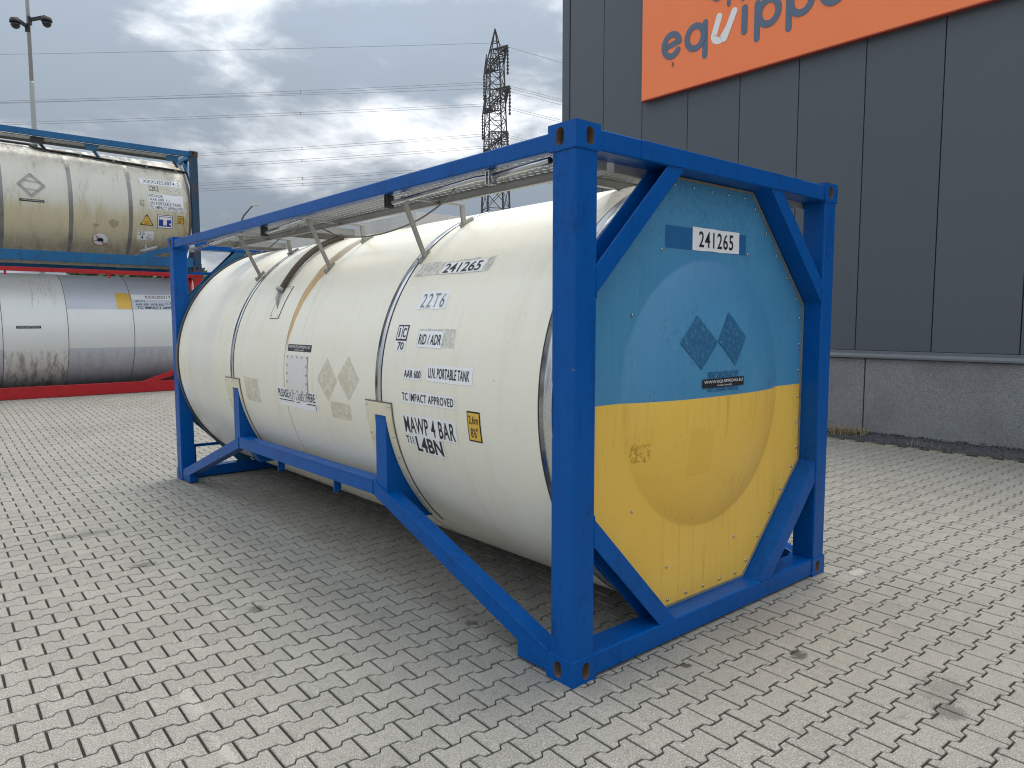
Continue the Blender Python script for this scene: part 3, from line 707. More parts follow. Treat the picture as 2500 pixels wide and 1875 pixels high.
for cx, sx in ((0, 1), (Wd, -1)):
    mb = MB(); mb.box((cx+sx*.008, .170, 2.480), (cx+sx*.075, L_-.170, 2.562)); part(mb, 'top_rail', M['blue'], tank, .005)
    # side frame: brace - level beam - brace
    mb = MB()
    def sec(y, zt): return [(cx+sx*.008, y, zt-.100), (cx+sx*.110, y, zt-.100), (cx+sx*.110, y, zt), (cx+sx*.008, y, zt)]
    st = [(.150, .110), (1.83, .690), (4.19, .680), (5.90, .112)]
    names = ['side_brace', 'side_beam', 'side_brace']
    for (ya, za), (yb, zb), nm in zip(st[:-1], st[1:], names):
        mb = MB(); A = sec(ya, za); B_ = sec(yb, zb); mb.hexa(A+B_); part(mb, nm, M['blue'], tank, .004)
    for ya, yb, k in ((.172, .404, 1), (L_-.172, L_-.404, -1)):
        mb = MB(); z1 = .198 if k > 0 else .2
        mb.prism([(ya, .014), (yb, .014), (yb, .104), (ya, .060)], lambda p, d: (d, p[0], p[1]), cx+sx*.011, cx+sx*.100); part(mb, 'foot_plate', M['blue'], tank, .003)
    for ys_ in (1.656, 4.169):
        prof = [(.012, .585), (.012, 1.125)]
        zs = [1.125-(1.125-.43)*q/14 for q in range(15)]
        inner = [(1.219-sqrt((TR+.004)**2-(z-1.293)**2), z) for z in zs]
        poly = [(.012, .58)]+[(.012, 1.120)]+[(max(.016, a), z) for a, z in inner]+[(.20, .43), (.105, .575)]
        mb = MB(); mb.prism(poly, lambda p, d: (cx+sx*p[0], d, p[1]), ys_, ys_+.128); part(mb, 'saddle', M['blue'], tank, .003)
    for yt in (2.36, 3.33):
        mb = MB(); mb.box((cx+sx*.02, yt+.03, .502), (cx+sx*.075, yt+.042, .582)); mb.box((cx+sx*.069, yt+.042, .502), (cx+sx*.075, yt+.070, .582)); part(mb, 'hanger_tab', M['blue'], tank)
def bead(pts, parent, rad=.0035):
    rg_ = random.Random(int(pts[0][0]*97+pts[0][2]*31+len(pts))); out = []; rr = []
    for a, c in zip(pts[:-1], pts[1:]):
        a = Vector(a); c = Vector(c); n = max(2, int((c-a).length/.012))
        for k in range(n): out.append(a+(c-a)*k/n+Vector((rg_.gauss(0, .0007), rg_.gauss(0, .0007), rg_.gauss(0, .0007)))); rr.append(rad*rg_.uniform(.75, 1.3))
    out.append(Vector(pts[-1])); rr.append(rad)
    mb_ = MB(); mb_.tube(out, rr, 5); return part(mb_, 'weld_bead', M['blue'], parent)
for k, X in ((1, lambda v: v), (-1, lambda v: Wd-v)):
    bead([(X(.665), .010, 2.476), (X(.799), .010, 2.476)], tank); bead([(X(.150), .009, 1.955), (X(.150), .009, 1.815)], tank)
    bead([(X(.660), .009, .123), (X(.795), .009, .123)], tank); bead([(X(.150), .009, .796), (X(.150), .009, .655)], tank)
    bead([(X(.164), .005, .014), (X(.164), .005, .119)], tank); bead([(X(.164), .005, 2.480), (X(.164), .005, 2.571)], tank)
    bead([(X(.006), .005, .1195), (X(.150), .005, .1195)], tank); bead([(X(.006), .005, 2.472), (X(.150), .005, 2.472)], tank)
bead([(.004, .006, .1195), (.004, .158, .1195)], tank); bead([(.004, .006, 2.472), (.004, .158, 2.472)], tank); bead([(.004, .181, .016), (.004, .181, .118)], tank)
bead([(.006, .170, .121), (.006, 1.83, .690)], tank, .0042); bead([(.006, 1.84, .684), (.006, 4.18, .681)], tank, .0030); bead([(.006, 1.825, .592), (.006, 1.825, .690)], tank)
bead([(.006, 4.195, .585), (.006, 4.195, .680)], tank)
for q in (.453, 1.985): bead([(q, .0035, 2.483), (q, .0035, 2.570)], tank, .0025)

# octagonal end panels with a shallow dished bulge
def end_panel(cy, sy, mat, rivets):
    oct_ = [(.80, 2.476), (1.638, 2.476), (2.290, 1.815), (2.290, .78), (1.638, .119), (.80, .119), (.148, .78), (.148, 1.815)]
    mb = MB(); cx, cz = 1.219, 1.293; NS = 96; rings = [0, .12, .24, .36, .48, .58, .66, .70, .73, .748, .757, .770]
    def bulge(rr):
        if rr > .79: return 0
        return .118*max(0, 1-(rr/.757)**3)
    V = []; F = []
    V.append((cx, cy-sy*0+sy*(.135)-sy*bulge(0), cz))
    for rr in rings[1:]:
        for k in range(NS):
            a = 2*pi*k/NS; V.append((cx+rr*cos(a), cy+sy*.135-sy*bulge(rr), cz+rr*sin(a)))
    nr = len(rings)-1
    for k in range(NS): F.append((0, 1+(k+1) % NS, 1+k))
    for q in range(nr-1):
        if q < nr-1:
            for k in range(NS): F.append((1+q*NS+k, 1+q*NS+(k+1) % NS, 1+(q+1)*NS+(k+1) % NS, 1+(q+1)*NS+k))
    # flat skirt out to the octagon
    def edge_pt(a):
        d = Vector((cos(a), sin(a))); best = 9
        for p0, p1 in zip(oct_, oct_[1:]+oct_[:1]):
            p0 = Vector((p0[0]-cx, p0[1]-cz)); p1 = Vector((p1[0]-cx, p1[1]-cz)); e = p1-p0; den_ = d.x*e.y-d.y*e.x
            if abs(den_) < 1e-9: continue
            tt = (p0.x*e.y-p0.y*e.x)/den_; ss = (p0.x*d.y-p0.y*d.x)/den_
            if tt > 0 and -1e-6 <= ss <= 1+1e-6: best = min(best, tt)
        return d*best
    V2 = [(cx+.770*cos(2*pi*k/NS), cy+sy*.1351, cz+.770*sin(2*pi*k/NS)) for k in range(NS)]
    for k in range(NS):
        q = edge_pt(2*pi*k/NS); V2.append((cx+q.x, cy+sy*.135, cz+q.y))
    mb.add(V2, [(k, (k+1) % NS, NS+(k+1) % NS, NS+k) for k in range(NS)], 0, True)
    if sy > 0: pass
    mb.add(V, F, 0, True)
    ep = part(mb, 'end_panel', mat, tank)
    if rivets:
        rv = MB(); pts = []
        inset = .045
        n = len(oct_)
        for p0, p1 in zip(oct_, oct_[1:]+oct_[:1]):
            p0 = Vector(p0); p1 = Vector(p1); m = (p1-p0); nrm = Vector((m.y, -m.x)).normalized()
            if nrm.dot(Vector((1.219, 1.293))-p0) < 0: nrm = -nrm
            cnt = max(2, int(m.length/.155))
            for k in range(cnt): pts.append(p0+m*((k+.5)/cnt)+nrm*inset)
        pts += [Vector(q) for q in ((.55, 1.74), (1.78, 1.70), (.57, .72), (.87, .355), (1.53, .40), (1.70, 1.02), (.78, 2.085), (1.60, 2.105))]
        for q in pts:
            rv.tube([(q.x, cy+sy*.136, q.y), (q.x, cy+sy*.128, q.y), (q.x, cy+sy*.126, q.y)], [.0085, .0085, .005], 8)
        tag(part(rv, 'rivet_row', M['steel'], ep), kind='stuff')
    # sealant bead between panel and frame
    sl = MB(); ring = [(1.219+(a-1.219)*.992, cy+sy*.132, 1.293+(z-1.293)*.992) for a, z in oct_]
    for q in range(8): sl.bar(ring[q], ring[(q+1) % 8], .012, .012, (0, 1, 0))
    part(sl, 'sealant_bead', material('dirty_sealant', lambda t, b: t.put(b.inputs['Base Color'], t.mix(t.noise(t.pos(), 25, 4, .7), (.10, .09, .07), (.34, .31, .26))), (.2, .18, .15), .8), ep)
    return ep
panel = end_panel(0, 1, M['panel'], True)
end_panel(L_, -1, M['teal'], False)

# barrel
def cylp(y, s, off=0.): th = s/TR; return (1.219-(TR+off)*cos(th), y, 1.293+(TR+off)*sin(th))
mb = MB(); N = 128
ysb = [.240, .60, 1.2, 1.7, 2.4, 3.168, 3.176, 3.8, 4.3, 5.0, 5.855]
V = []; 
for y in ysb:
    for k in range(N):
        a = 2*pi*k/N; V.append((1.219+TR*cos(a), y, 1.293+TR*sin(a)))
F = [(q*N+k, (q+1)*N+k, (q+1)*N+(k+1) % N, q*N+(k+1) % N) for q in range(len(ysb)-1) for k in range(N)]
mb.add(V, F, 0, True)
shell = part(mb, 'tank_shell', M['cream'], tank)
def ring_band(name, y0, y1, off, mat, parent, s0=-3.81, s1=3.81, n=128, thick=True):
    mb = MB(); V = []; F = []
    for k in range(n+1):
        s = s0+(s1-s0)*k/n
        V += [cylp(y0, s, -.002), cylp(y0, s, off), cylp(y1, s, off), cylp(y1, s, -.002)]
    for k in range(n):
        for j in range(3): F.append((k*4+j, k*4+j+1, (k+1)*4+j+1, (k+1)*4+j))
    mb.add(V, F, 0, False)
    for q in range(len(mb.sm)): mb.sm[q] = (q % 3 == 1)
    return part(mb, name, mat, parent)
for yc, w in ((1.729, .062), (4.286, .066)):
    ring_band('steel_band', yc-w/2, yc+w/2, .004, M['steel'], shell, -.09, 2.2)
    ring_band('band_seal', yc-w/2-.007, yc-w/2, .0025, M['black'], shell, -.09, 2.2)
    ring_band('band_seal', yc+w/2, yc+w/2+.007, .0025, M['black'], shell, -.09, 2.2)
    ring_band('seam_line', yc-.012, yc-.005, .0012, M['trim'], shell, -1.7, -.8)
ring_band('seam_line', 3.166, 3.171, .0012, material('rusty_seam', None, (.40, .27, .12), .6), shell)
ring_band('end_band', .148, .234, .006, M['steel'], shell)
ring_band('band_seal', .234, .246, .004, M['black'], shell)
ring_band('end_trim', 5.862, 5.925, .012, M['trim'], shell)
ring_band('band_seal', 5.847, 5.862, .006, M['black'], shell)
mb = MB(); mb.add([(1.219, 5.915, 1.293)]+[(1.219+1.20*cos(2*pi*k/64), 5.90, 1.293+1.20*sin(2*pi*k/64)) for k in range(64)], [(0, 1+k, 1+(k+1) % 64) for k in range(64)]); part(mb, 'end_cap', M['teal'], shell)
mb = MB(); mb.add([(1.219, .16, 1.293)]+[(1.219+1.20*cos(2*pi*k/64), .16, 1.293+1.20*sin(2*pi*k/64)) for k in range(64)], [(0, 1+k, 1+(k+1) % 64) for k in range(64)]); part(mb, 'end_cap', M['trim'], shell)

# stickers: patches of the barrel surface with print on top
def fit_text(body, bold=0., spacing=1., shear=0.):
    cu = bpy.data.curves.new('txt', 'FONT'); cu.body = body; cu.size = 1; cu.offset = bold; cu.space_character = spacing; cu.shear = shear
    cu.resolution_u = 3; cu.align_x = 'LEFT'
    ob = bpy.data.objects.new('txt', cu); COL.objects.link(ob)
    bpy.context.view_layer.update()
    dg = bpy.context.evaluated_depsgraph_get()
    me = ob.evaluated_get(dg).to_mesh()
    vs = [(v.co.x, v.co.y) for v in me.vertices]; fs = [tuple(p.vertices) for p in me.polygons]
    ob.evaluated_get(dg).to_mesh_clear()
    bpy.data.objects.remove(ob); bpy.data.curves.remove(cu)
    x0 = min(v[0] for v in vs); x1 = max(v[0] for v in vs); y0 = min(v[1] for v in vs); y1 = max(v[1] for v in vs)
    return [((x-x0)/(x1-x0), (y-y0)/(y1-y0)) for x, y in vs], fs
def text_mb(mb, body, box, fn, off, **kw):
    """box = (u0, v0, u1, v1) in surface coordinates, fn(u, v, off) -> point"""
    vs, fs = fit_text(body, **kw); u0, v0, u1, v1 = box
    mb.add([fn(u0+(u1-u0)*a, v0+(v1-v0)*c, off) for a, c in vs], fs)
def patch(mb, box, fn, off, nu=None, nv=None, mi=0, jag=0.):
    u0, v0, u1, v1 = box; nu = nu or max(1, int(abs(u1-u0)/.08)); nv = nv or max(1, int(abs(v1-v0)/.04))
    rj = random.Random(int(abs(u0*991+v0*773)*100))
    V = []
    for j in range(nv+1):
        for i in range(nu+1):
            a = u0+(u1-u0)*i/nu; c = v0+(v1-v0)*j/nv
            if jag and (i in (0, nu) or j in (0, nv)): a += rj.uniform(-jag, jag); c += rj.uniform(-jag, jag)
            V.append(fn(a, c, off))
    mb.add(V, [(j*(nu+1)+i, j*(nu+1)+i+1, (j+1)*(nu+1)+i+1, (j+1)*(nu+1)+i) for j in range(nv) for i in range(nu)], mi, True)
side = lambda uu, v, off: cylp(-uu, v, off)          # u = -y runs to the right seen from outside
def sticker(box, mat, parent, fn, texts=(), off=.0014, jag=.003, name='sticker', ink='ink', poly=None, label=None):
    mb = MB()
    if poly: 
        n = len(poly); mb.add([fn(a, c, off) for a, c in poly], [tuple(range(n))])
    else: patch(mb, box, fn, off, jag=jag)
    o = part(mb, name, mat, parent)
    if label: o['label'] = label
    for body, bx, kw in texts:
        kw = dict(kw); k = kw.pop('ink', ink); t = MB(); text_mb(t, body, bx, fn, off+.0014, **kw); part(t, 'lettering', M[k], o)
    return o
B = dict(bold=.013)
sticker((-1.64, .738, -.89, .848), M['scrape'], tank, side, off=.0008, jag=.008, name='scraped_patch')
sticker((-1.365, .742, -.955, .832), M['white'], tank, side, [('241265', (-1.345, .750, -.985, .824), B)], off=.0022, label='white sticker reading 241265')
sticker((-1.438, .503, -1.155, .621), M['white'], tank, side, [('22T6', (-1.412, .512, -1.175, .605), dict(spacing=1.25, ink='grey_ink'))], label='white sticker reading 22T6')
ic = sticker((-1.578, .302, -1.456, .401), M['ink'], tank, side, off=.0012, jag=0, name='sticker', label='black framed sticker reading iC')
m2 = MB(); patch(m2, (-1.568, .313, -1.524, .391), side, .0026); patch(m2, (-1.516, .313, -1.466, .391), side, .0026); part(m2, 'lettering_field', M['white'], ic)
m2 = MB(); text_mb(m2, 'i', (-1.554, .322, -1.540, .382), side, .0042, bold=.03); text_mb(m2, 'C', (-1.510, .322, -1.474, .382), side, .0042, bold=.02); part(m2, 'lettering', M['ink'], ic)
sticker((-1.574, .238, -1.456, .300), M['white'], tank, side, [('70', (-1.545, .245, -1.475, .294), B)], label='white sticker reading 70')
sticker((-1.340, .268, -.970, .381), M['scrape'], tank, side, off=.0008, jag=.007, name='scraped_patch')
sticker((-1.332, .265, -1.083, .363), M['white'], tank, side, [('RID / ADR', (-1.322, .283, -1.095, .345), B)], off=.0022, label='white sticker reading RID / ADR')
sticker((-1.443, .073, -1.247, .141), M['white'], tank, side, [('AAR 600', (-1.434, .083, -1.256, .129), B)], label='white sticker reading AAR 600')
sticker((-1.197, .075, -.767, .170), M['white'], tank, side, [('U.N. PORTABLE TANK', (-1.178, .093, -.79, .152), dict(bold=.014, spacing=1.0))], label='white sticker reading U.N. PORTABLE TANK')
sticker((-1.461, -.067, -.917, .004), M['white'], tank, side, [('TC IMPACT APPROVED', (-1.452, -.056, -.930, -.008), dict(bold=.010, spacing=1.12))], label='white sticker reading TC IMPACT APPROVED')
sticker((-1.468, -.262, -.922, -.137), M['white'], tank, side, [('MAWP 4 BAR', (-1.455, -.252, -.940, -.150), dict(bold=.016, spacing=1.08))], label='white sticker reading MAWP 4 BAR')
sticker((-1.472, -.336, -1.378, -.268), M['white'], tank, side, [('T11', (-1.465, -.325, -1.388, -.276), B)], off=.0008, label='white sticker reading T11')
sticker((-1.372, -.370, -1.076, -.258), M['white'], tank, side, [('L4BN', (-1.360, -.362, -1.090, -.268), dict(bold=.026))], off=.0022, label='white sticker reading L4BN')
hs = sticker((-.813, -.228, -.698, -.061), M['ink'], tank, side, off=.0012, jag=0, label='black edged yellow height sticker reading 2,6m 8 foot 6')
m2 = MB(); patch(m2, (-.804, -.219, -.707, -.070), side, .0026); part(m2, 'lettering_field', M['yellow'], hs)
m2 = MB(); text_mb(m2, '2,6m', (-.796, -.136, -.716, -.084), side, .0042, bold=.004); text_mb(m2, '8\'6"', (-.786, -.205, -.726, -.150), side, .0042, bold=.004); part(m2, 'lettering', M['ink'], hs)
sticker((-3.118, .190, -2.712, .243), M['ink'], tank, side, [('WWW.EQUIPPED4U.EU', (-3.100, .211, -2.73, .235), dict(bold=.004, spacing=1.05, ink='white_ink')), ('TRUCKS & TRAILERS', (-3.0, .196, -2.83, .205), dict(bold=.01, ink='white_ink'))], jag=0, label='black web address sticker')
pl = sticker((-3.325, -.245, -2.622, -.100), M['white'], tank, side, [('PLEASE', (-3.300, -.175, -3.108, -.112), B), ('PUT LABELS', (-3.098, -.185, -2.80, -.128), dict(bold=.004, ink='grey_ink')), ('HERE', (-2.79, -.180, -2.65, -.116), B)], jag=.009, label='torn white sticker reading PLEASE PUT LABELS HERE')
m2 = MB(); patch(m2, (-3.29, -.200, -3.02, -.193), side, .003); patch(m2, (-2.98, -.203, -2.92, -.197), side, .003); patch(m2, (-2.80, -.203, -2.65, -.195), side, .003); patch(m2, (-2.657, -.235, -2.65, -.203), side, .003); part(m2, 'lettering', M['ink'], pl)
rp = sticker((-3.115, -.122, -2.752, .160), M['rivet_plate'], tank, side, off=.0055, jag=0, name='riveted_plate')
m2 = MB()
for a, c in [(-3.10+.085*k, .147) for k in range(5)]+[(-3.10+.085*k, -.109) for k in range(5)]+[(q, .147-.064*k) for q in (-3.10, -2.765) for k in range(1, 4)]:
    p0 = Vector(side(a, c, .005)); p1 = Vector(side(a, c, .010)); m2.tube([p0, p1], .007, 8)
tag(part(m2, 'rivet_row', M['galv'], rp), kind='stuff')
for c0, ru, rv in ((( -2.440, .006), .150, .155), ((-2.132, .032), .152, .152)):
    mb = MB(); n = 8; V = []; 
    for i in range(n+1):
        for j in range(n+1):
            a = (i/n*2-1); c = (j/n*2-1); V.append(side(c0[0]+ru*(a+c)/2, c0[1]+rv*(a-c)/2, .0009))
    mb.add(V, [(i*(n+1)+j, i*(n+1)+j+1, (i+1)*(n+1)+j+1, (i+1)*(n+1)+j) for i in range(n) for j in range(n)], 0, True); part(mb, 'sticker_ghost', M['ghost'], tank)
sticker((-2.412, -.258, -2.127, -.146), M['ghost'], tank, side, off=.0009, jag=.004, name='sticker_ghost')
sticker((-4.015, -.265, -3.715, -.062), M['ghost'], tank, side, off=.0009, jag=.006, name='sticker_ghost')
sticker((-5.835, -.428, -5.655, -.205), M['white'], tank, side, off=.0014, jag=.006, label='blank white sticker near the far end')
# aprons: cream cover plates round the saddle tops
for y0, y1, ys0, ys1 in ((1.580, 1.888, 1.650, 1.790), (4.125, 4.452, 4.163, 4.303)):
    mb = MB()
    def strip(pts):    # list of (ya, yb, s)
        V = []; F = []
        for a, c, s in pts: V += [cylp(a, s, .012), cylp(c, s, .012), cylp(a, s, -.002), cylp(c, s, -.002)]
        for k in range(len(pts)-1):
            i = k*4; F += [(i, i+4, i+5, i+1), (i, i+2, i+6, i+4), (i+1, i+5, i+7, i+3)]
        F += [(0, 1, 3, 2), (len(V)-4, len(V)-2, len(V)-1, len(V)-3)]; mb.add(V, F)
    strip([(y0, y1, -.092-.01*k) for k in range(9)])
    strip([(y0, ys0, -.172-.75*k/24) for k in range(25)]); strip([(ys1, y1+.012*k/24, -.172-.75*k/24) for k in range(25)])
    ap = part(mb, 'saddle_apron', material('apron_cream', lambda t, b: t.put(b.inputs['Base Color'], t.mix(t.step(t.noise(t.pos(), 7, 5, .7), .5, .75), (.72, .67, .50), (.48, .42, .28))), (.7, .66, .5), .4), tank)
    m2 = MB()
    for a in (y0+.018, y1-.018):
        for s in (-.11, -.30, -.44, -.58, -.74, -.86):
            m2.tube([cylp(a, s, .011), cylp(a, s, .018)], .0065, 8)
    tag(part(m2, 'rivet_row', M['steel'], ap), kind='stuff')
    m2 = MB(); m2.bar(cylp(y0-.004, -.088, .006), cylp(y1+.004, -.088, .006), .008, .008)
    for a in (y0-.003, y1+.003):
        m2.tube([cylp(a, -.09-.9*k/20, .004) for k in range(21)], .0035, 6)
    part(m2, 'sealant_bead', M['trim'], ap)
m2 = MB()
for yy in (1.73, 2.4, 3.17, 3.6, 4.29):
    for s in [-.98-.16*k for k in range(5)]: m2.tube([cylp(yy+.03, s, -.001), cylp(yy+.03, s, .006)], .007, 8)
tag(part(m2, 'rivet_row', M['steel'], shell), kind='stuff')
# stickers on the end panel (fn takes x, z and follows the dome)
def bul(x, z):
    rr = sqrt((x-1.219)**2+(z-1.293)**2)
    if rr > .79: return 0
    return .118*max(0, 1-(rr/.757)**3)
front = lambda x, z, off: (x, .135-bul(x, z)-off, z)
sticker((.811, 2.097, 1.582, 2.216), M['patch_blue'], tank, front, off=.0012, jag=0, name='overpainted_patch')
sticker((1.050, 2.099, 1.508, 2.224), M['white'], tank, front, [('241265', (1.108, 2.117, 1.445, 2.206), dict(bold=.012, spacing=1.12))], off=.0026, jag=.002, label='white sticker reading 241265 on the end panel')
def diamond(pts, mat):
    mb = MB(); n = 12; V = []; A, Bq, Cq, D = [Vector(p) for p in pts]
    for i in range(n+1):
        for j in range(n+1):
            s, t = i/n, j/n; q = A*(1-s)*(1-t)+Bq*s*(1-t)+Cq*s*t+D*(1-s)*t; V.append(front(q.x, q.y, .003))
    mb.add(V, [(i*(n+1)+j, i*(n+1)+j+1, (i+1)*(n+1)+j+1, (i+1)*(n+1)+j) for i in range(n) for j in range(n)], 0, True); part(mb, 'sticker_ghost', mat, tank)
# seen through the dome the measured outlines sit a little lower-left of their flat positions
def sh(p): return p
def on_dome(x, z):    # move a point measured on the flat plane y=.13 along the view ray onto the dome
    A = Vector((x, .13, z)); d = (A-CAM).normalized(); t = (A-CAM).length
    for _ in range(40):
        q = CAM+d*t; t -= (q.y-(.135-bul(q.x, q.z)))/d.y*.8
    q = CAM+d*t; return (q.x, q.z)
diamond([on_dome(*p) for p in ((1.099, 1.741), (.947, 1.590), (1.153, 1.434), (1.306, 1.587))], M['ghost_blue'])
diamond([on_dome(*p) for p in ((1.408, 1.762), (1.308, 1.594), (1.494, 1.446), (1.600, 1.615))], M['ghost_blue'])
a0 = on_dome(1.220, 1.303); a1 = on_dome(1.528, 1.416)
sticker((a0[0], a0[1], a1[0], a1[1]), M['ghost_blue'], tank, front, off=.0025, jag=.002, name='sticker_ghost')
a0 = on_dome(1.161, 1.327); a1 = on_dome(1.584, 1.378)
sticker((a0[0], a0[1], a1[0], a1[1]), M['ink'], tank, front, [('WWW.EQUIPPED4U.EU', (a0[0]+.014, a0[1]+.021, a1[0]-.014, a1[1]-.008), dict(bold=.004, spacing=1.05, ink='white_ink')), ('TRUCKS & TRAILERS', (a0[0]+.13, a0[1]+.006, a1[0]-.13, a1[1]-.035), dict(bold=.01, ink='white_ink'))], off=.0045, jag=0, label='black web address sticker on the end panel')

# walkway on top: perforated planks with edge beams
def plank(mb, x0, x1, y0, y1, z, along='y', cell=(.048, .055), slot=(.024, .036)):
    """sheet with staggered oblong slots; cell = (across, along)"""
    a0, a1, l0, l1 = (x0, x1, y0, y1) if along == 'y' else (y0, y1, x0, x1)
    na = max(1, round((a1-a0)/cell[0])); nl = max(1, round((l1-l0)/cell[1])); ca = (a1-a0)/na; cl = (l1-l0)/nl
    def P3(a, l): return (a, l, z) if along == 'y' else (l, a, z)
    for i in range(na):
        for j in range(nl):
            A0 = a0+i*ca; L0 = l0+j*cl; off = 0 if i % 2 else cl*.0
            ha, hl = slot; sa = A0+(ca-ha)/2; sl = L0+(cl-hl)*(.15 if i % 2 else .85)
            o8 = [(A0, L0), (A0+ca, L0), (A0+ca, L0+cl), (A0, L0+cl), (sa, sl), (sa+ha, sl), (sa+ha, sl+hl), (sa, sl+hl)]
            mb.add([P3(*q) for q in o8], [(0, 1, 5, 4), (1, 2, 6, 5), (2, 3, 7, 6), (3, 0, 4, 7)])
ZW = 2.492
def walkway(name, x0, x1, y0, y1, z, along='y', beams=True):
    mb = MB(); plank(mb, x0, x1, y0, y1, z, along); w = part(mb, 'walkway_plank', M['grate'], tank, 0, .0025)
    if beams:
        b2 = MB()
        if along == 'y':
            for xx, sx in ((x1, -1),) if x0 < 1 else ((x0, 1),):
                b2.box((xx, y0, z-.052), (xx-sx*.003, y1, z+.002)); b2.box((xx, y0, z-.052), (xx+sx*.026, y1, z-.049))
            b2.box((x0, y0, z-.05), (x1, y0+.004, z-.001)); b2.box((x0, y1-.004, z-.05), (x1, y1, z-.001))
        else:
            for yy, sy in ((y0, 1), (y1, -1)):
                b2.box((x0, yy, z-.052), (x1, yy-sy*.003, z+.002)); b2.box((x0, yy, z-.052), (x1, yy+sy*.026, z-.049))
            b2.box((x0, y0, z-.05), (x0+.004, y1, z-.001)); b2.box((x1-.004, y0, z-.05), (x1, y1, z-.001))
        part(b2, 'edge_beam', M['grate'], w)
    return w
walkway('a', .085, .375, .160, 5.08, ZW)
walkway('b', Wd-.375, Wd-.085, .160, 5.08, ZW)
walkway('c', .440, 1.998, .170, .480, ZW, 'x')
walkway('d', .440, 1.998, 3.60, 4.10, ZW+.03, 'x')
walkway('e', .440, 1.998, 5.02, 5.40, ZW+.02, 'x')
for ybx in ((2.55, 3.52), (4.22, 4.98)):
    mb = MB(); x0, x1 = .84, 1.60; y0, y1 = ybx; z0, z1 = 2.43, 2.555
    for a, c in (((x0, y0), (x1, y0+.006)), ((x0, y1-.006), (x1, y1)), ((x0, y0+.006), (x0+.006, y1-.006)), ((x1-.006, y0+.006), (x1, y1-.006))):
        mb.box((*a, z0), (*c, z1))
    mb.box((x0+.006, y0+.006, z0), (x1-.006, y1-.006, z0+.05)); part(mb, 'spill_box', M['alu'], tank, .001)
    mb = MB(); mb.tube([(1.22, (y0+y1)/2, z0+.03), (1.22, (y0+y1)/2, z0+.09), (1.22, (y0+y1)/2, z0+.115)], [.24, .24, .20], 28); part(mb, 'manlid', M['steel'], tank)
for yy in (1.665, 2.98, 4.37):
    for k in (0, 1):
        X = (lambda v: v) if not k else (lambda v: Wd-v)
        mb = MB(); mb.bar((X(.110), yy-.08, 2.470), (X(.322), yy, 2.125), .028, .020, (0, 1, 0)); 
        mb.bar((X(.285), yy+.005, 2.078), (X(.365), yy+.005, 2.165), .034, .010, (0, 1, 0)); mb.tube([(X(.30), yy+.03, 2.100), (X(.288), yy+.03, 2.112)], .010, 6); part(mb, 'walkway_strut', M['grate'], tank, .002)
        mb = MB(); mb.bar((X(.600), yy-.05, 2.350), (X(.575), yy-.07, 2.420), .034, .018, (0, 1, 0)); mb.bar((X(.575), yy-.07, 2.405), (X(.565), yy-.08, 2.470), .034, .018, (0, 1, 0))
        mb.bar((X(.565), yy-.08, 2.462), (X(.100), yy-.09, 2.462), .03, .014); mb.bar((X(.57), yy-.05, 2.330), (X(.68), yy-.05, 2.388), .034, .010, (0, 1, 0)); part(mb, 'walkway_strut', M['grate'], tank, .002)
# folded handrail
hr = MB(); hr.tube([(.050, .215, 2.452), (.050, .625, 2.440)], .017, 12); hr.tube([(.050, .208, 2.4522), (.050, .2145, 2.452)], [.012, .012], 12, 1); hr.tube([(.060, .63, 2.438), (.058, .70, 2.448), (.052, .78, 2.450), (.052, 1.60, 2.428)], .014, 10)
part(hr, 'handrail', [M['steel'], M['black']], tank)
hr = MB(); hr.tube([(.055, 2.86, 2.452), (.055, 3.56, 2.428)], .014, 10); part(hr, 'handrail', M['steel'], tank)
hr = MB(); hr.tube([(.055, 4.20, 2.455), (.055, 5.50, 2.428)], .014, 10); part(hr, 'handrail', M['steel'], tank)
for yy, mt in ((.66, 'steel'), (1.655, 'black'), (3.60, 'black'), (5.46, 'steel')):
    mb = MB(); mb.box((.035, yy-.012, 2.405), (.085, yy-.006, 2.479)); mb.box((.035, yy+.014, 2.405), (.085, yy+.020, 2.479)); mb.tube([(.06, yy-.02, 2.425), (.06, yy+.03, 2.425)], .009, 8)
    mb.box((.035, yy-.006, 2.47), (.085, yy+.014, 2.479)); part(mb, 'rail_bracket', M[mt], tank)
def sag(pts, n=8):
    out = []
    P_ = [Vector(p) for p in pts]; P_ = [P_[0]]+P_+[P_[-1]]
    for i in range(1, len(P_)-2):
        p0, p1, p2, p3 = P_[i-1:i+3]
        for k in range(n):
            t = k/n; out.append(.5*((2*p1)+(-p0+p2)*t+(2*p0-5*p1+4*p2-p3)*t*t+(-p0+3*p1-3*p2+p3)*t**3))
    out.append(P_[-2]); return out
cb = MB(); cb.tube(sag([(.150, 1.10, 2.455), (.30, 1.45, 2.425), (.42, 1.95, 2.375), (.46, 2.5, 2.345), (.44, 2.95, 2.37), (.30, 3.05, 2.43), (.15, 2.9, 2.465)]), .006, 6); part(cb, 'earth_cable', M['trim'], tank)
cb = MB(); cb.tube(sag([(.12, 3.05, 2.462), (.28, 3.55, 2.455), (.38, 4.05, 2.44), (.42, 4.45, 2.38), (.42, 4.8, 2.37), (.28, 4.75, 2.43), (.12, 4.62, 2.46)]), .006, 6); part(cb, 'earth_cable', M['trim'], tank)
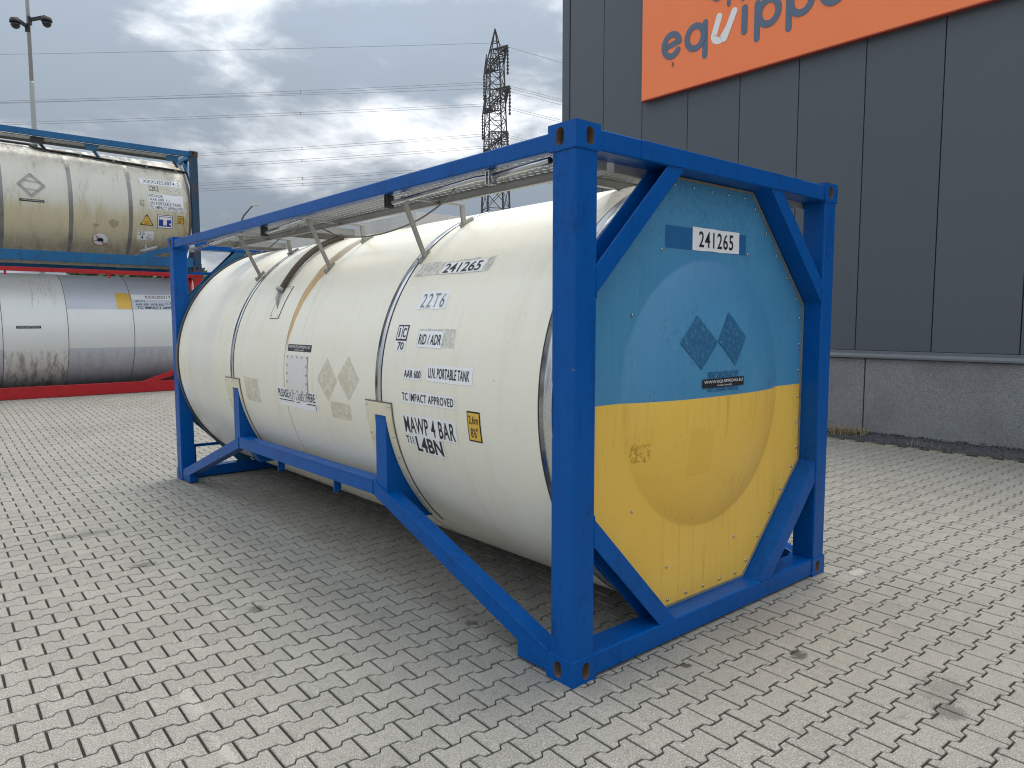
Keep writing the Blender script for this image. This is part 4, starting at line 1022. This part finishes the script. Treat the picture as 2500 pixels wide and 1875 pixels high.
# ribbed drain hose and its cover plate
hp = []
for k in range(61):
    t = k/60; s = 1.46-(1.46-.70)*t
    hp.append(Vector(cylp(3.625-.035*t+.012*sin(t*6), s, .026+.012*sin(pi*t))))
rads = [.026 if k % 2 == 0 else .022 for k in range(61)]
hb = MB(); hb.tube(hp, rads, 12); hose = part(hb, 'drain_hose', M['hose'], tank)
cl = MB(); cl.tube([Vector(cylp(3.589, .715, .034)), Vector(cylp(3.588, .685, .032))], .029, 14); cl.tube([Vector(cylp(3.63, .70, .05)), Vector(cylp(3.60, .70, .058))], .007, 6); part(cl, 'hose_clamp', M['galv'], hose)
nz = MB(); nz.tube([Vector(cylp(3.585, .69, .031)), Vector(cylp(3.570, .62, .026)), Vector(cylp(3.522, .535, .004))], [.016, .016, .003], 10); part(nz, 'hose_spout', M['galv'], hose)
sticker((-3.605, .452, -3.435, .742), M['cream'], tank, side, off=.004, jag=0, name='cover_plate')
m2 = MB(); q = [(-3.606, .451), (-3.434, .451), (-3.434, .743), (-3.606, .743)]
for a, c in zip(q, q[1:]+q[:1]): m2.tube([side(a[0]+(c[0]-a[0])*k/6, a[1]+(c[1]-a[1])*k/6, .003) for k in range(7)], .0028, 5)
part(m2, 'sealant_bead', M['trim'], tank)
m2 = MB()
for a, c in ((-3.587, .475), (-3.455, .475), (-3.452, .72)): m2.tube([side(a, c, .003), side(a, c, .009)], .006, 8)
tag(part(m2, 'rivet_row', M['steel'], tank), kind='stuff')
# far-end fittings
mb = MB(); mb.bar((.148, 6.0, 2.229), (.70, 6.0, 2.229), .03, .03); part(mb, 'end_rung', M['blue'], tank)
mb = MB(); mb.bar((.148, 6.0, .35), (.62, 6.0, .345), .03, .03); mb.bar((.178, 6.0, .12), (.178, 6.0, .35), .02, .02); part(mb, 'end_rung', M['blue'], tank)
mb = MB()
for zz in [.5+.32*k for k in range(6)]: mb.tube([(1.85, 6.02, zz), (2.18, 6.02, zz)], .012, 8)
mb.bar((1.84, 6.02, .12), (1.84, 6.02, 2.5), .03, .02); mb.bar((2.19, 6.02, .12), (2.19, 6.02, 2.5), .03, .02); part(mb, 'ladder', M['blue'], tank)

# ------------------------------------------------------------------ stacked tank containers behind
def beam_tank(name, label, z0, paint_m, post_m, shell_m, rail, brace, toprail, band_xs, band_m, band_w):
    x0, y0 = 3.055-6.058, 14.50
    t = tag(empty(name, (x0+3.029, y0+1.219, z0)), label, 'tank container')
    R, zc, yc = 1.19, z0+1.295, y0+1.22
    fn = lambda x, s, off: (x, yc-(R+off)*cos(s/R), zc+(R+off)*sin(s/R))
    mb = MB(); N = 96; V = []; xs = [x0+.20, x0+1.5, x0+3, x0+4.5, x0+5.855]
    for x in xs:
        for k in range(N): a = 2*pi*k/N; V.append((x, yc+R*cos(a), zc+R*sin(a)))
    F = [(q*N+k, q*N+(k+1) % N, (q+1)*N+(k+1) % N, (q+1)*N+k) for q in range(len(xs)-1) for k in range(N)]
    mb.add(V, F, 0, True); mb.add([(xs[0]-.1, yc, zc)]+V[:N], [(0, 1+k, 1+(k+1) % N) for k in range(N)]); mb.add([(xs[-1]+.1, yc, zc)]+V[-N:], [(0, 1+(k+1) % N, 1+k) for k in range(N)])
    sh_ = part(mb, 'tank_shell', shell_m, t)
    def band(x, w, off, mat, nm):
        mb = MB(); V = []; F = []; n = 96
        for k in range(n+1):
            s = -3.73+7.46*k/n; V += [fn(x-w/2, s, -.002), fn(x-w/2, s, off), fn(x+w/2, s, off), fn(x+w/2, s, -.002)]
        for k in range(n):
            for j in range(3): F.append((k*4+j, k*4+j+1, (k+1)*4+j+1, (k+1)*4+j))
        mb.add(V, F); part(mb, nm, mat, sh_)
    for x in band_xs: band(x, band_w, .004, band_m, 'shell_band')
    band(x0+5.86, .045, .012, M['trim'], 'end_trim')
    for cx, sx in ((x0, 1), (x0+6.058, -1)):
        for cy, sy in ((y0, 1), (y0+2.438, -1)):
            for cz, sz in ((z0, 1), (z0+2.591, -1)):
                mb = MB(); casting(mb, cx, cy, cz, sx, sy, sz, (.178, .162, .118)); part(mb, 'corner_casting', [post_m, M['cast_in']], t, .003)
            mb = MB(); mb.box((cx+sx*.006, cy+sy*.006, z0+.11), (cx+sx*.150, cy+sy*.150, z0+2.481)); part(mb, 'corner_post', post_m, t, .005)
        for zz in ((.014, .114), (2.477, 2.572)):
            mb = MB(); mb.box((cx+sx*.008, y0+.150, z0+zz[0]), (cx+sx*.12, y0+2.288, z0+zz[1])); part(mb, 'end_beam', paint_m, t, .004)
        for ky in (0, 1):
            Y = (lambda v: y0+v) if not ky else (lambda v: y0+2.438-v)
            for za, zb_ in ((2.49, 1.75), (.10, .84)):
                mb = MB(); mb.bar((cx+sx*.06, Y(.75), z0+za), (cx+sx*.06, Y(.09), z0+zb_), .10, .09, (1, 0, 0)); part(mb, 'corner_gusset', paint_m, t, .003)
    for cy, sy in ((y0, 1), (y0+2.438, -1)):
        mb = MB(); mb.box((x0+.17, cy+sy*.008, z0+toprail[0]), (x0+5.888, cy+sy*.07, z0+toprail[1])); part(mb, 'top_rail', paint_m, t, .004)
        mb = MB(); mb.box((x0+.17, cy+sy*.009, z0+rail[0]), (x0+5.888, cy+sy*.09, z0+rail[1])); part(mb, 'bottom_rail', paint_m, t, .004)
        for k in (0, 1):
            X = (lambda v: x0+v) if k else (lambda v: x0+6.058-v)
            (xa, za), (xb, zb_) = brace
            mb = MB(); A = [(X(xa), cy+sy*.012, z0+za-.10), (X(xa), cy+sy*.085, z0+za-.10), (X(xa), cy+sy*.085, z0+za), (X(xa), cy+sy*.012, z0+za)]
            B2 = [(X(xb), cy+sy*.012, z0+zb_-.12), (X(xb), cy+sy*.085, z0+zb_-.12), (X(xb), cy+sy*.085, z0+zb_), (X(xb), cy+sy*.012, z0+zb_)]
            mb.hexa(A+B2); part(mb, 'side_brace', paint_m, t, .003)
    return t, sh_, fn, x0, y0
bt, bsh, bf, bx0, by0 = beam_tank('tank_container', 'grimy cream tank container in a rusty blue frame on top of the red one', 2.80, M['old_blue'], M['rusty_blue'], M['oldtank'], (.085, .285), ((1.32, .285), (.10, .70)), (2.462, 2.576), (-2.82, -1.69, -.545, .60, 1.68), material('dull_steel_strap', lambda t, b: t.put(b.inputs['Base Color'], t.mix(t.noise(t.pos(), 5, 4, .7), (.16, .155, .145), (.36, .355, .34))), (.25, .25, .24), .38, .6), .075)
rt, rsh, rf, _, _ = beam_tank('tank_container', 'white and grey striped tank container in a red frame standing on the paving', .207, M['red'], M['red'], M['greytank'], (.004, .232), ((1.30, .232), (.10, .64)), (2.465, 2.548), (-2.9, -1.75, -.645, .44, 1.645), M['trim'], .010)
# fittings of the rusty blue one
mb = MB()
plank(mb, bx0+.25, bx0+5.75, by0+.085, by0+.42, 2.80+2.455, 'x', (.056, .06), (.022, .036)); wk = part(mb, 'walkway_plank', M['grate'], bt, 0, .003)
mb = MB(); mb.box((bx0+.25, by0+.42, 2.80+2.40), (bx0+5.75, by0+.424, 2.80+2.46)); mb.box((bx0+.25, by0+.078, 2.80+2.445), (bx0+5.75, by0+.084, 2.80+2.458)); part(mb, 'edge_beam', M['trim'], wk)
pp = [bf(-3.0, 1.35, .05), bf(-.05, 1.33, .05), bf(.05, 1.28, .04), bf(.27, 1.19, .03), bf(.90, 1.15, .03), bf(1.49, 1.08, .03), bf(2.12, 1.03, .03), bf(2.70, 1.00, .03), bf(2.94, .98, .02)]
mb = MB(); mb.tube(sag(pp, 4), .026, 8); pipe = part(mb, 'drain_pipe', M['black'], bt)
mb = MB()
for q in (pp[3], pp[4], pp[5], pp[6], pp[7]): mb.box((q[0]-.022, q[1]-.026, q[2]-.034), (q[0]+.022, q[1]+.02, q[2]+.022))
part(mb, 'pipe_clip', M['galv'], pipe)
for x in (.10, 1.02, 2.55):
    mb = MB(); mb.box((x-.11, by0+.05, 2.80+2.34), (x+.11, by0+.16, 2.80+2.44)); mb.bar((x-.02, by0+.11, 2.80+2.42), (x+.16, by0+.30, 2.80+2.26), .05, .03); part(mb, 'rail_bracket', M['teal'] if x > .5 else M['black'], bt)
mb = MB(); mb.tube([bf(1.90, -.945, .07), bf(2.05, -.885, .07), bf(2.20, -.825, .07)], .042, 14); mb.tube([bf(2.195, -.826, .07), bf(2.215, -.82, .07)], .050, 14); mb.box((1.98, by0+.28, 3.27), (2.02, by0+.40, 3.35)); part(mb, 'document_tube', M['alu'], bt)
def bs(box, mat, texts=(), **k): return sticker(box, M[mat], bt, bf, texts, **k)
bs((1.90, .515, 2.735, .660), 'white', [('XXXU253074-2', (1.965, .545, 2.69, .632), dict(bold=.006, spacing=1.1))], off=.003, jag=0, label='white sticker reading XXXU253074-2')
m2 = MB(); text_mb(m2, '22K2', (2.06, .372, 2.25, .490), bf, .003, bold=.006); part(m2, 'lettering', M['ink'], bt)
bs((2.255, .345, 2.405, .485), 'ghost', off=.002, name='overpainted_patch'); bs((2.41, .325, 2.675, .478), 'scrape', off=.002, name='overpainted_patch')
bs((2.04, -.03, 2.73, .31), 'white', [('RID/ADR', (2.055, .235, 2.32, .298), dict(bold=.004, spacing=1.08)), ('AAR 600', (2.055, .158, 2.33, .218), dict(bold=.004, spacing=1.08)), ('T11', (2.37, .152, 2.45, .200), dict(ink='grey_ink')), ('UN PORTABLE TANK', (2.055, .070, 2.68, .138), dict(bold=.004, spacing=1.08)), ('TC IMPACT APPROVED', (2.055, -.018, 2.72, .050), dict(bold=.004, spacing=1.08))], off=.002, jag=.004, label='white sticker with four lines of approvals')
o_ = bs((1.840, .015, 1.962, .150), 'ghost', [('70', (1.865, .026, 1.94, .070), dict(bold=.004, spacing=1.08)), ('LT', (1.865, .09, 1.945, .14), dict(bold=.004, spacing=1.08))], off=.002, name='sticker', label='small framed sticker reading 70')
for w, mt, off in ((1., 'ink', .003), (.80, 'yellow', .006)):
    mb = MB(); c = (1.985, -.285); q = [(0, .155), (-.135, -.085), (.135, -.085)]
    pts = []
    for (a, v), (a2, v2) in zip(q, q[1:]+q[:1]):
        for k in range(4): pts.append((c[0]+(a+(a2-a)*(k*.3+.05))*w, c[1]+(v+(v2-v)*(k*.3+.05))*w))
    mb.add([bf(*p, off) for p in pts], [tuple(range(len(pts)))]); part(mb, 'sticker' if w == 1. else 'sticker_field', M[mt], bt)
m2 = MB(); text_mb(m2, 'WARNING', (1.935, -.30, 2.035, -.282), bf, .008); text_mb(m2, 'PRODUCT', (1.93, -.338, 2.04, -.320), bf, .008); part(m2, 'lettering', M['ink'], bt)
tb = bs((2.190, -.405, 2.495, -.128), 'sign_blue', off=.003, jag=0, label='blue and white sticker with a large letter T')
m2 = MB(); patch(m2, (2.200, -.395, 2.485, -.138), bf, .0045); part(m2, 'lettering_field', M['white'], tb)
m2 = MB(); patch(m2, (2.218, -.365, 2.468, -.158), bf, .006); part(m2, 'lettering_field', M['sign_blue'], tb)
m2 = MB(); patch(m2, (2.228, -.225, 2.458, -.170), bf, .008); patch(m2, (2.305, -.340, 2.378, -.2255), bf, .008); patch(m2, (2.43, -.33, 2.468, -.29), bf, .008, jag=.008); part(m2, 'lettering', M['white'], tb)
yb = bs((2.598, -.285, 2.722, -.122), 'ink', off=.003, jag=0, label='small black edged yellow height sticker')
m2 = MB(); patch(m2, (2.608, -.275, 2.712, -.132), bf, .0045); part(m2, 'lettering_field', M['yellow'], yb)
m2 = MB(); text_mb(m2, '2.6m', (2.618, -.195, 2.70, -.145), bf, .006, bold=.02); text_mb(m2, "8'6\"", (2.622, -.262, 2.69, -.21), bf, .006, bold=.02); part(m2, 'lettering', M['ink'], yb)
bs((1.815, -.695, 2.135, -.495), 'white', [('25', (1.835, -.585, 1.955, -.508), {}), ('4', (1.875, -.672, 1.935, -.600), {}), ('cbm', (2.0, -.585, 2.11, -.555), dict(ink='grey_ink')), ('Bar', (2.0, -.632, 2.08, -.602), dict(ink='grey_ink')), ('BARA', (1.995, -.68, 2.11, -.650), dict(ink='ink'))], off=.002, jag=0, label='pale sticker reading 25 cbm 4 bar')
# no-fork-lift roundel
rdl = MB(); rdl.add([bf(1.125+.145*cos(2*pi*k/32), -.765+.145*sin(2*pi*k/32), .003) for k in range(32)], [tuple(range(32))]); ro = part(rdl, 'sticker', M['white'], bt); ro['label'] = 'round white no fork lift sticker'
m2 = MB(); V = []
for k in range(26): 
    a = radians(150+k*7.4); V += [bf(1.125+.145*cos(a), -.765+.145*sin(a), .0045), bf(1.125+.122*cos(a), -.765+.122*sin(a), .0045)]
m2.add(V, [(2*k, 2*k+1, 2*k+3, 2*k+2) for k in range(25)]); m2.add([bf(a, c, .0065) for a, c in ((1.03, -.672), (1.045, -.660), (1.22, -.85), (1.205, -.862))], [(0, 1, 2, 3)]); part(m2, 'lettering', M['red_ink'], ro)
m2 = MB()
for pts in (((1.08, -.80), (1.19, -.80), (1.19, -.745), (1.15, -.715), (1.11, -.715), (1.08, -.75)), ((1.01, -.785), (1.075, -.785), (1.075, -.775), (1.01, -.775)), ((1.068, -.785), (1.078, -.785), (1.078, -.68), (1.068, -.68))):
    m2.add([bf(a, c, .0055) for a, c in pts], [tuple(range(len(pts)))])
part(m2, 'lettering', M['ink'], ro)
# hazard placard holder
c = (-.055, .232); q = [(0, .235), (-.225, 0), (0, -.235), (.235, 0)]
pm_ = MB(); pm_.add([bf(c[0]+a, c[1]+v, .006) for a, v in q], [(0, 1, 2, 3)]); ph = part(pm_, 'placard_holder', M['alu'], bt)
m2 = MB()
for s in (1., .80):
    for (a, v), (a2, v2) in zip(q, q[1:]+q[:1]): m2.bar(bf(c[0]+a*s, c[1]+v*s, .010), bf(c[0]+a2*s, c[1]+v2*s, .010), .012, .01, (0, 1, 0))
m2.bar(bf(c[0]-.14, c[1]+.085, .011), bf(c[0]+.15, c[1]+.06, .011), .008, .008, (0, 1, 0)); m2.bar(bf(c[0]-.12, c[1]-.08, .011), bf(c[0]+.12, c[1]-.10, .011), .008, .008, (0, 1, 0)); part(m2, 'placard_frame', M['galv'], ph)
bs((-.255, -.092, .152, -.044), 'ink', [('WWW.EQUIPPED4U.EU', (-.235, -.078, .135, -.054), dict(bold=.004, spacing=1.05, ink='white_ink'))], off=.003, jag=0, label='black web address sticker')
# print on the red framed one
def rs(box, mat, texts=(), **k): return sticker(box, M[mat], rt, rf, texts, **k)
rs((1.362, .478, 1.645, .872), 'yellow', off=.002, jag=0, label='plain yellow square sticker')
rs((1.665, .705, 2.62, .845), 'white', [('XXXU023174-6', (1.92, .735, 2.58, .815), dict(bold=.006, spacing=1.1))], off=.002, jag=0, label='white sticker reading XXXU0231')
m2 = MB(); text_mb(m2, 'UN T11', (1.72, .640, 1.91, .692), rf, .003, bold=.01); text_mb(m2, 'AAR 600  ADR-RID', (1.72, .562, 2.29, .615), rf, .003, bold=.015); text_mb(m2, 'TC IMPACT APPROVED', (1.74, .480, 2.72, .540), rf, .003, bold=.03); text_mb(m2, 'IC 70', (2.32, .58, 2.46, .64), rf, .003, bold=.01); part(m2, 'lettering', M['ink'], rt)
rs((-.425, .070, -.020, .122), 'ink', [('WWW.EQUIPPED4U.EU', (-.405, .085, -.04, .110), dict(bold=.004, spacing=1.05, ink='white_ink'))], off=.002, jag=0, label='black web address sticker')
for x in (-.55, 1.22):
    mb = MB(); mb.box((x-.02, by0+.02, .207+2.39), (x+.02, by0+.06, .207+2.47)); part(mb, 'rail_bracket', M['red'], rt)

# ------------------------------------------------------------------ camera mast
PXm, PYm = 1.80, 26.85
mast = tag(empty('camera_mast', (PXm, PYm, gz(30))), 'galvanised mast with two dome cameras behind the stacked tanks', 'mast')
mb = MB(); mb.tube([(PXm, PYm, .2), (PXm, PYm, 9.55), (PXm, PYm, 9.60)], [.095, .072, .062], 16); mb.tube([(PXm, PYm, 9.60), (PXm, PYm, 15.2)], [.060, .048], 16); part(mb, 'pole', M['galv'], mast)
mb = MB(); mb.tube([(PXm, PYm, 12.28), (PXm, PYm, 12.36)], .068, 16); part(mb, 'pole_collar', M['galv'], mast)
def dome(sx, z, reach):
    cm = MB(); d = Vector((sx*.80, -.60, 0)).normalized()
    q = Vector((PXm, PYm, z))
    cm.bar(q+d*.05+Vector((0, 0, -.16)), q+d*.05+Vector((0, 0, .10)), .14, .06, d)
    cm.bar(q+d*.07+Vector((0, 0, .0)), q+d*(reach-.02)+Vector((0, 0, .10)), .09, .09)
    e = q+d*reach
    cm.tube([e+Vector((0, 0, .12)), e+Vector((0, 0, .08)), e+Vector((0, 0, .0)), e+Vector((0, 0, -.05))], [.05, .14, .165, .165], 18)
    mt = part(cm, 'dome_camera', M['black'], mast)
    cm = MB(); cm.tube([e+Vector((0, 0, -.05)), e+Vector((0, 0, -.13)), e+Vector((0, 0, -.20)), e+Vector((0, 0, -.235))], [.135, .135, .10, .03], 18); part(cm, 'dome_glass', material('smoked_dome', None, (.012, .012, .014), .08), mt)
dome(-1, 11.32, .50); dome(1, 11.56, .58)

# ------------------------------------------------------------------ distant street lamp
lx, ly = 16.75, 48.5
lamp = tag(empty('street_lamp', (lx, ly, 0)), 'slim street lamp with bent arm seen above the blue top rail', 'street lamp')
mb = MB(); mb.tube([(lx, ly, 0), (lx, ly, 8.65), (lx+.12, ly-.05, 8.95), (lx+.62, ly-.28, 9.62), (lx+.78, ly-.34, 9.68)], [.09, .06, .055, .045, .04], 10); part(mb, 'pole', M['lampmetal'], lamp)
mb = MB(); mb.prism([(-.05, -.04), (.32, .02), (.42, .06), (.30, .12), (.02, .09)], lambda p, d: (lx+.70+p[0]*1.1, ly-.30-p[0]*.5+d, 9.66+p[1]), -.14, .14); part(mb, 'lamp_head', M['lamphead'], lamp, .02)

# ------------------------------------------------------------------ lattice pylon
pc = Vector((71.0, 87.0, 0)); rv_ = Vector((cos(yaw), -sin(yaw), 0)); fv_ = Vector((sin(yaw), cos(yaw), 0))
ax = (rv_*.30+fv_*-.954).normalized()      # crossarm direction: nearly towards the viewer
bx = Vector((ax.y, -ax.x, 0))
pyl = tag(empty('lattice_pylon', pc), 'dark steel lattice electricity pylon rising between the container and the warehouse', 'pylon')
def pp3(a, c, z): return pc+ax*a+bx*c+Vector((0, 0, z))
def hw(z): return 2.35-1.30*min(1, z/41.5)
lev = [0, 5.5, 10.5, 15, 19, 22.5, 25.5, 28, 30.2, 32.2, 34, 35.8, 37.6, 39.4, 41.4]
mb = MB()
for k in range(len(lev)-1):
    za, zb = lev[k], lev[k+1]; ha, hb_ = hw(za), hw(zb); th = .12 if za < 25 else .10
    ca = [(-ha, -ha), (ha, -ha), (ha, ha), (-ha, ha)]; cb_ = [(-hb_, -hb_), (hb_, -hb_), (hb_, hb_), (-hb_, hb_)]
    for q in range(4):
        n = (q+1) % 4
        mb.bar(pp3(*ca[q], za), pp3(*cb_[q], zb), .20 if za < 25 else .15)
        mb.bar(pp3(*ca[q], za), pp3(*cb_[n], zb), th*.75); mb.bar(pp3(*ca[n], za), pp3(*cb_[q], zb), th*.75)
        if k > 2: mb.bar(pp3(*cb_[q], zb), pp3(*cb_[n], zb), th*.8)
apex = 46.2
for q in ((-1, -1), (1, -1), (1, 1), (-1, 1)): mb.bar(pp3(q[0]*1.05, q[1]*1.05, 41.4), pp3(0, 0, apex), .14)
for z in (42.8, 44.2):
    h2 = 1.05*(apex-z)/(apex-41.4)
    for q in range(4): 
        c4 = [(-h2, -h2), (h2, -h2), (h2, h2), (-h2, h2)]; mb.bar(pp3(*c4[q], z), pp3(*c4[(q+1) % 4], z), .10)
part(mb, 'lattice_body', M['lattice'], pyl)
arm_tips = []
for z, L in ((40.6, 6.5), (34.6, 7.5), (28.4, 6.5)):
    for sg_ in (-1, 1):
        mb = MB(); h = hw(z); tip = pp3(sg_*L, 0, z+.9); n = 6
        for c in (-h, h):
            mb.bar(pp3(sg_*h, c, z), tip, .15); mb.bar(pp3(sg_*h, c, z+2.0), tip, .15)
        for k in range(1, n):
            t = k/n; a = sg_*(h+(L-h)*t); w = h*(1-t); zb = z+.9*t; zt = z+2.0-(1.1)*t
            for c in (-w, w): mb.bar(pp3(a, c, zb), pp3(a, c, zt), .09); mb.bar(pp3(a, c, zb), pp3(sg_*(h+(L-h)*(k-1)/n), c*(1-(k-1)/n)/(1-t) if t < 1 else 0, z+2.0-1.1*(k-1)/n), .09)
            mb.bar(pp3(a, -w, zb), pp3(a, w, zb), .09); mb.bar(pp3(a, -w, zt), pp3(a, w, zt), .09); mb.bar(pp3(a, -w, zb), pp3(sg_*(h+(L-h)*(k-1)/n), w, z+.9*(k-1)/n), .08)
        part(mb, 'crossarm', M['lattice'], pyl)
        ib = MB(); d0 = tip+Vector((0, 0, -.1))
        pts = []; rr = []
        for k in range(17): pts.append(d0+Vector((0, 0, -.28*k*.9))); rr.append(.20 if k % 2 else .07)
        ib.tube(pts, rr, 8); part(ib, 'insulator_string', M['lattice'], pyl); arm_tips.append(pts[-1])
# conductors: (height at pylon, position along the crossarm, twin bundle?)
along = -rv_; along2 = (rv_*.86+fv_*.51).normalized()
wires = [('thin single earth wire, topmost of the lines left of the pylon', 0, 44.1, False, 1.64),
         ('upper twin conductor, first below the topmost earth wire', -6, 38.4, True, 2.85),
         ('lone thin conductor between the two upper twin lines', 6, 37.2, False, 2.1),
         ('second twin conductor, sloping just above the stacked tanks on the left', -7.5, 35.2, True, 2.85),
         ('third twin conductor, first below the upper group beside the rusty corner post', 7.5, 30.3, True, 4.5),
         ('fourth twin conductor, just under the third beside the rusty corner post', -6, 28.8, True, 4.5),
         ('fifth twin conductor, second lowest line above the blue top rail', -5.5, 25.9, True, 4.2),
         ('lowest twin conductor, vanishing behind the blue top rail', 6, 24.6, True, 3.9)]
for lab, arm, zp, twin, drop in wires:
    p0 = pc+ax*arm*.12+Vector((0, 0, zp))
    t = tag(empty('power_line', p0), lab, 'power line', 'overhead lines of the pylon')
    def wz(L, left): q = L/300; return -4*(drop/.76 if left else 5.0)*q*(1-q)
    for dv in ((-.17, .17) if twin else (0,)):
        w = MB(); pts = []
        for k in range(-24, 25):
            L = 300*abs(k)/24*(1 if k < 0 else .8); dr = along if k < 0 else along2
            pts.append(p0+dr*L+Vector((0, 0, dv+wz(L, k < 0))))
        w.tube(pts, .026, 5); part(w, 'conductor', M['wire'], t)
    if twin:
        w = MB()
        for k in (3, 8, 13):
            q = p0+along*(k*10)+Vector((0, 0, wz(k*10, True))); w.bar(q+Vector((0, 0, -.26)), q+Vector((0, 0, .26)), .06)
        part(w, 'spacer', M['wire'], t)

# ------------------------------------------------------------------ trees far behind
def tree(cx, cy, h, w, seed, label):
    rg = random.Random(seed); t = tag(empty('tree', (cx, cy, 0)), label, 'tree', 'trees far behind the yard')
    mb = MB(); mb.tube([(cx, cy, 0), (cx+.1, cy, h*.35), (cx, cy+.1, h*.7)], [.22, .15, .05], 8)
    tips = []
    for k in range(9):
        a = rg.uniform(0, 2*pi); z = h*rg.uniform(.25, .6); e = Vector((cx+cos(a)*w*.38, cy+sin(a)*w*.38, z+h*rg.uniform(.12, .3))); mb.tube([(cx, cy, z), e], [.07, .02], 6); tips.append(e)
    part(mb, 'trunk', M['bark'], t)
    lf = MB()
    centres = [(cx+rg.gauss(0, w*.22), cy+rg.gauss(0, w*.22), h*rg.uniform(.3, .93), rg.uniform(.16, .30)*w) for _ in range(24)]
    for c in centres:
        for _ in range(260):
            d = Vector((rg.gauss(0, 1), rg.gauss(0, 1), rg.gauss(0, 1))).normalized()*c[3]*rg.uniform(.4, 1.05); q = Vector(c[:3])+d; s = rg.uniform(.16, .34)
            n = Vector((rg.gauss(0, 1), rg.gauss(0, 1), rg.gauss(0, 1))).normalized(); a = n.orthogonal().normalized()*s; b2 = n.cross(a)*.7
            lf.add([q+a, q+b2, q-a, q-b2], [(0, 1, 2, 3)])
    part(lf, 'crown', M['leaf'], t)
tree(17.5, 70, 6.8, 6.5, 1, 'broad green tree glimpsed between the red corner post and the cream tank')
tree(23.5, 74, 6.2, 5.6, 2, 'lower green tree standing right of the broad one behind the tank')
tree(12.0, 72, 6.0, 5.5, 4, 'small green tree standing left of the broad one behind the stack')
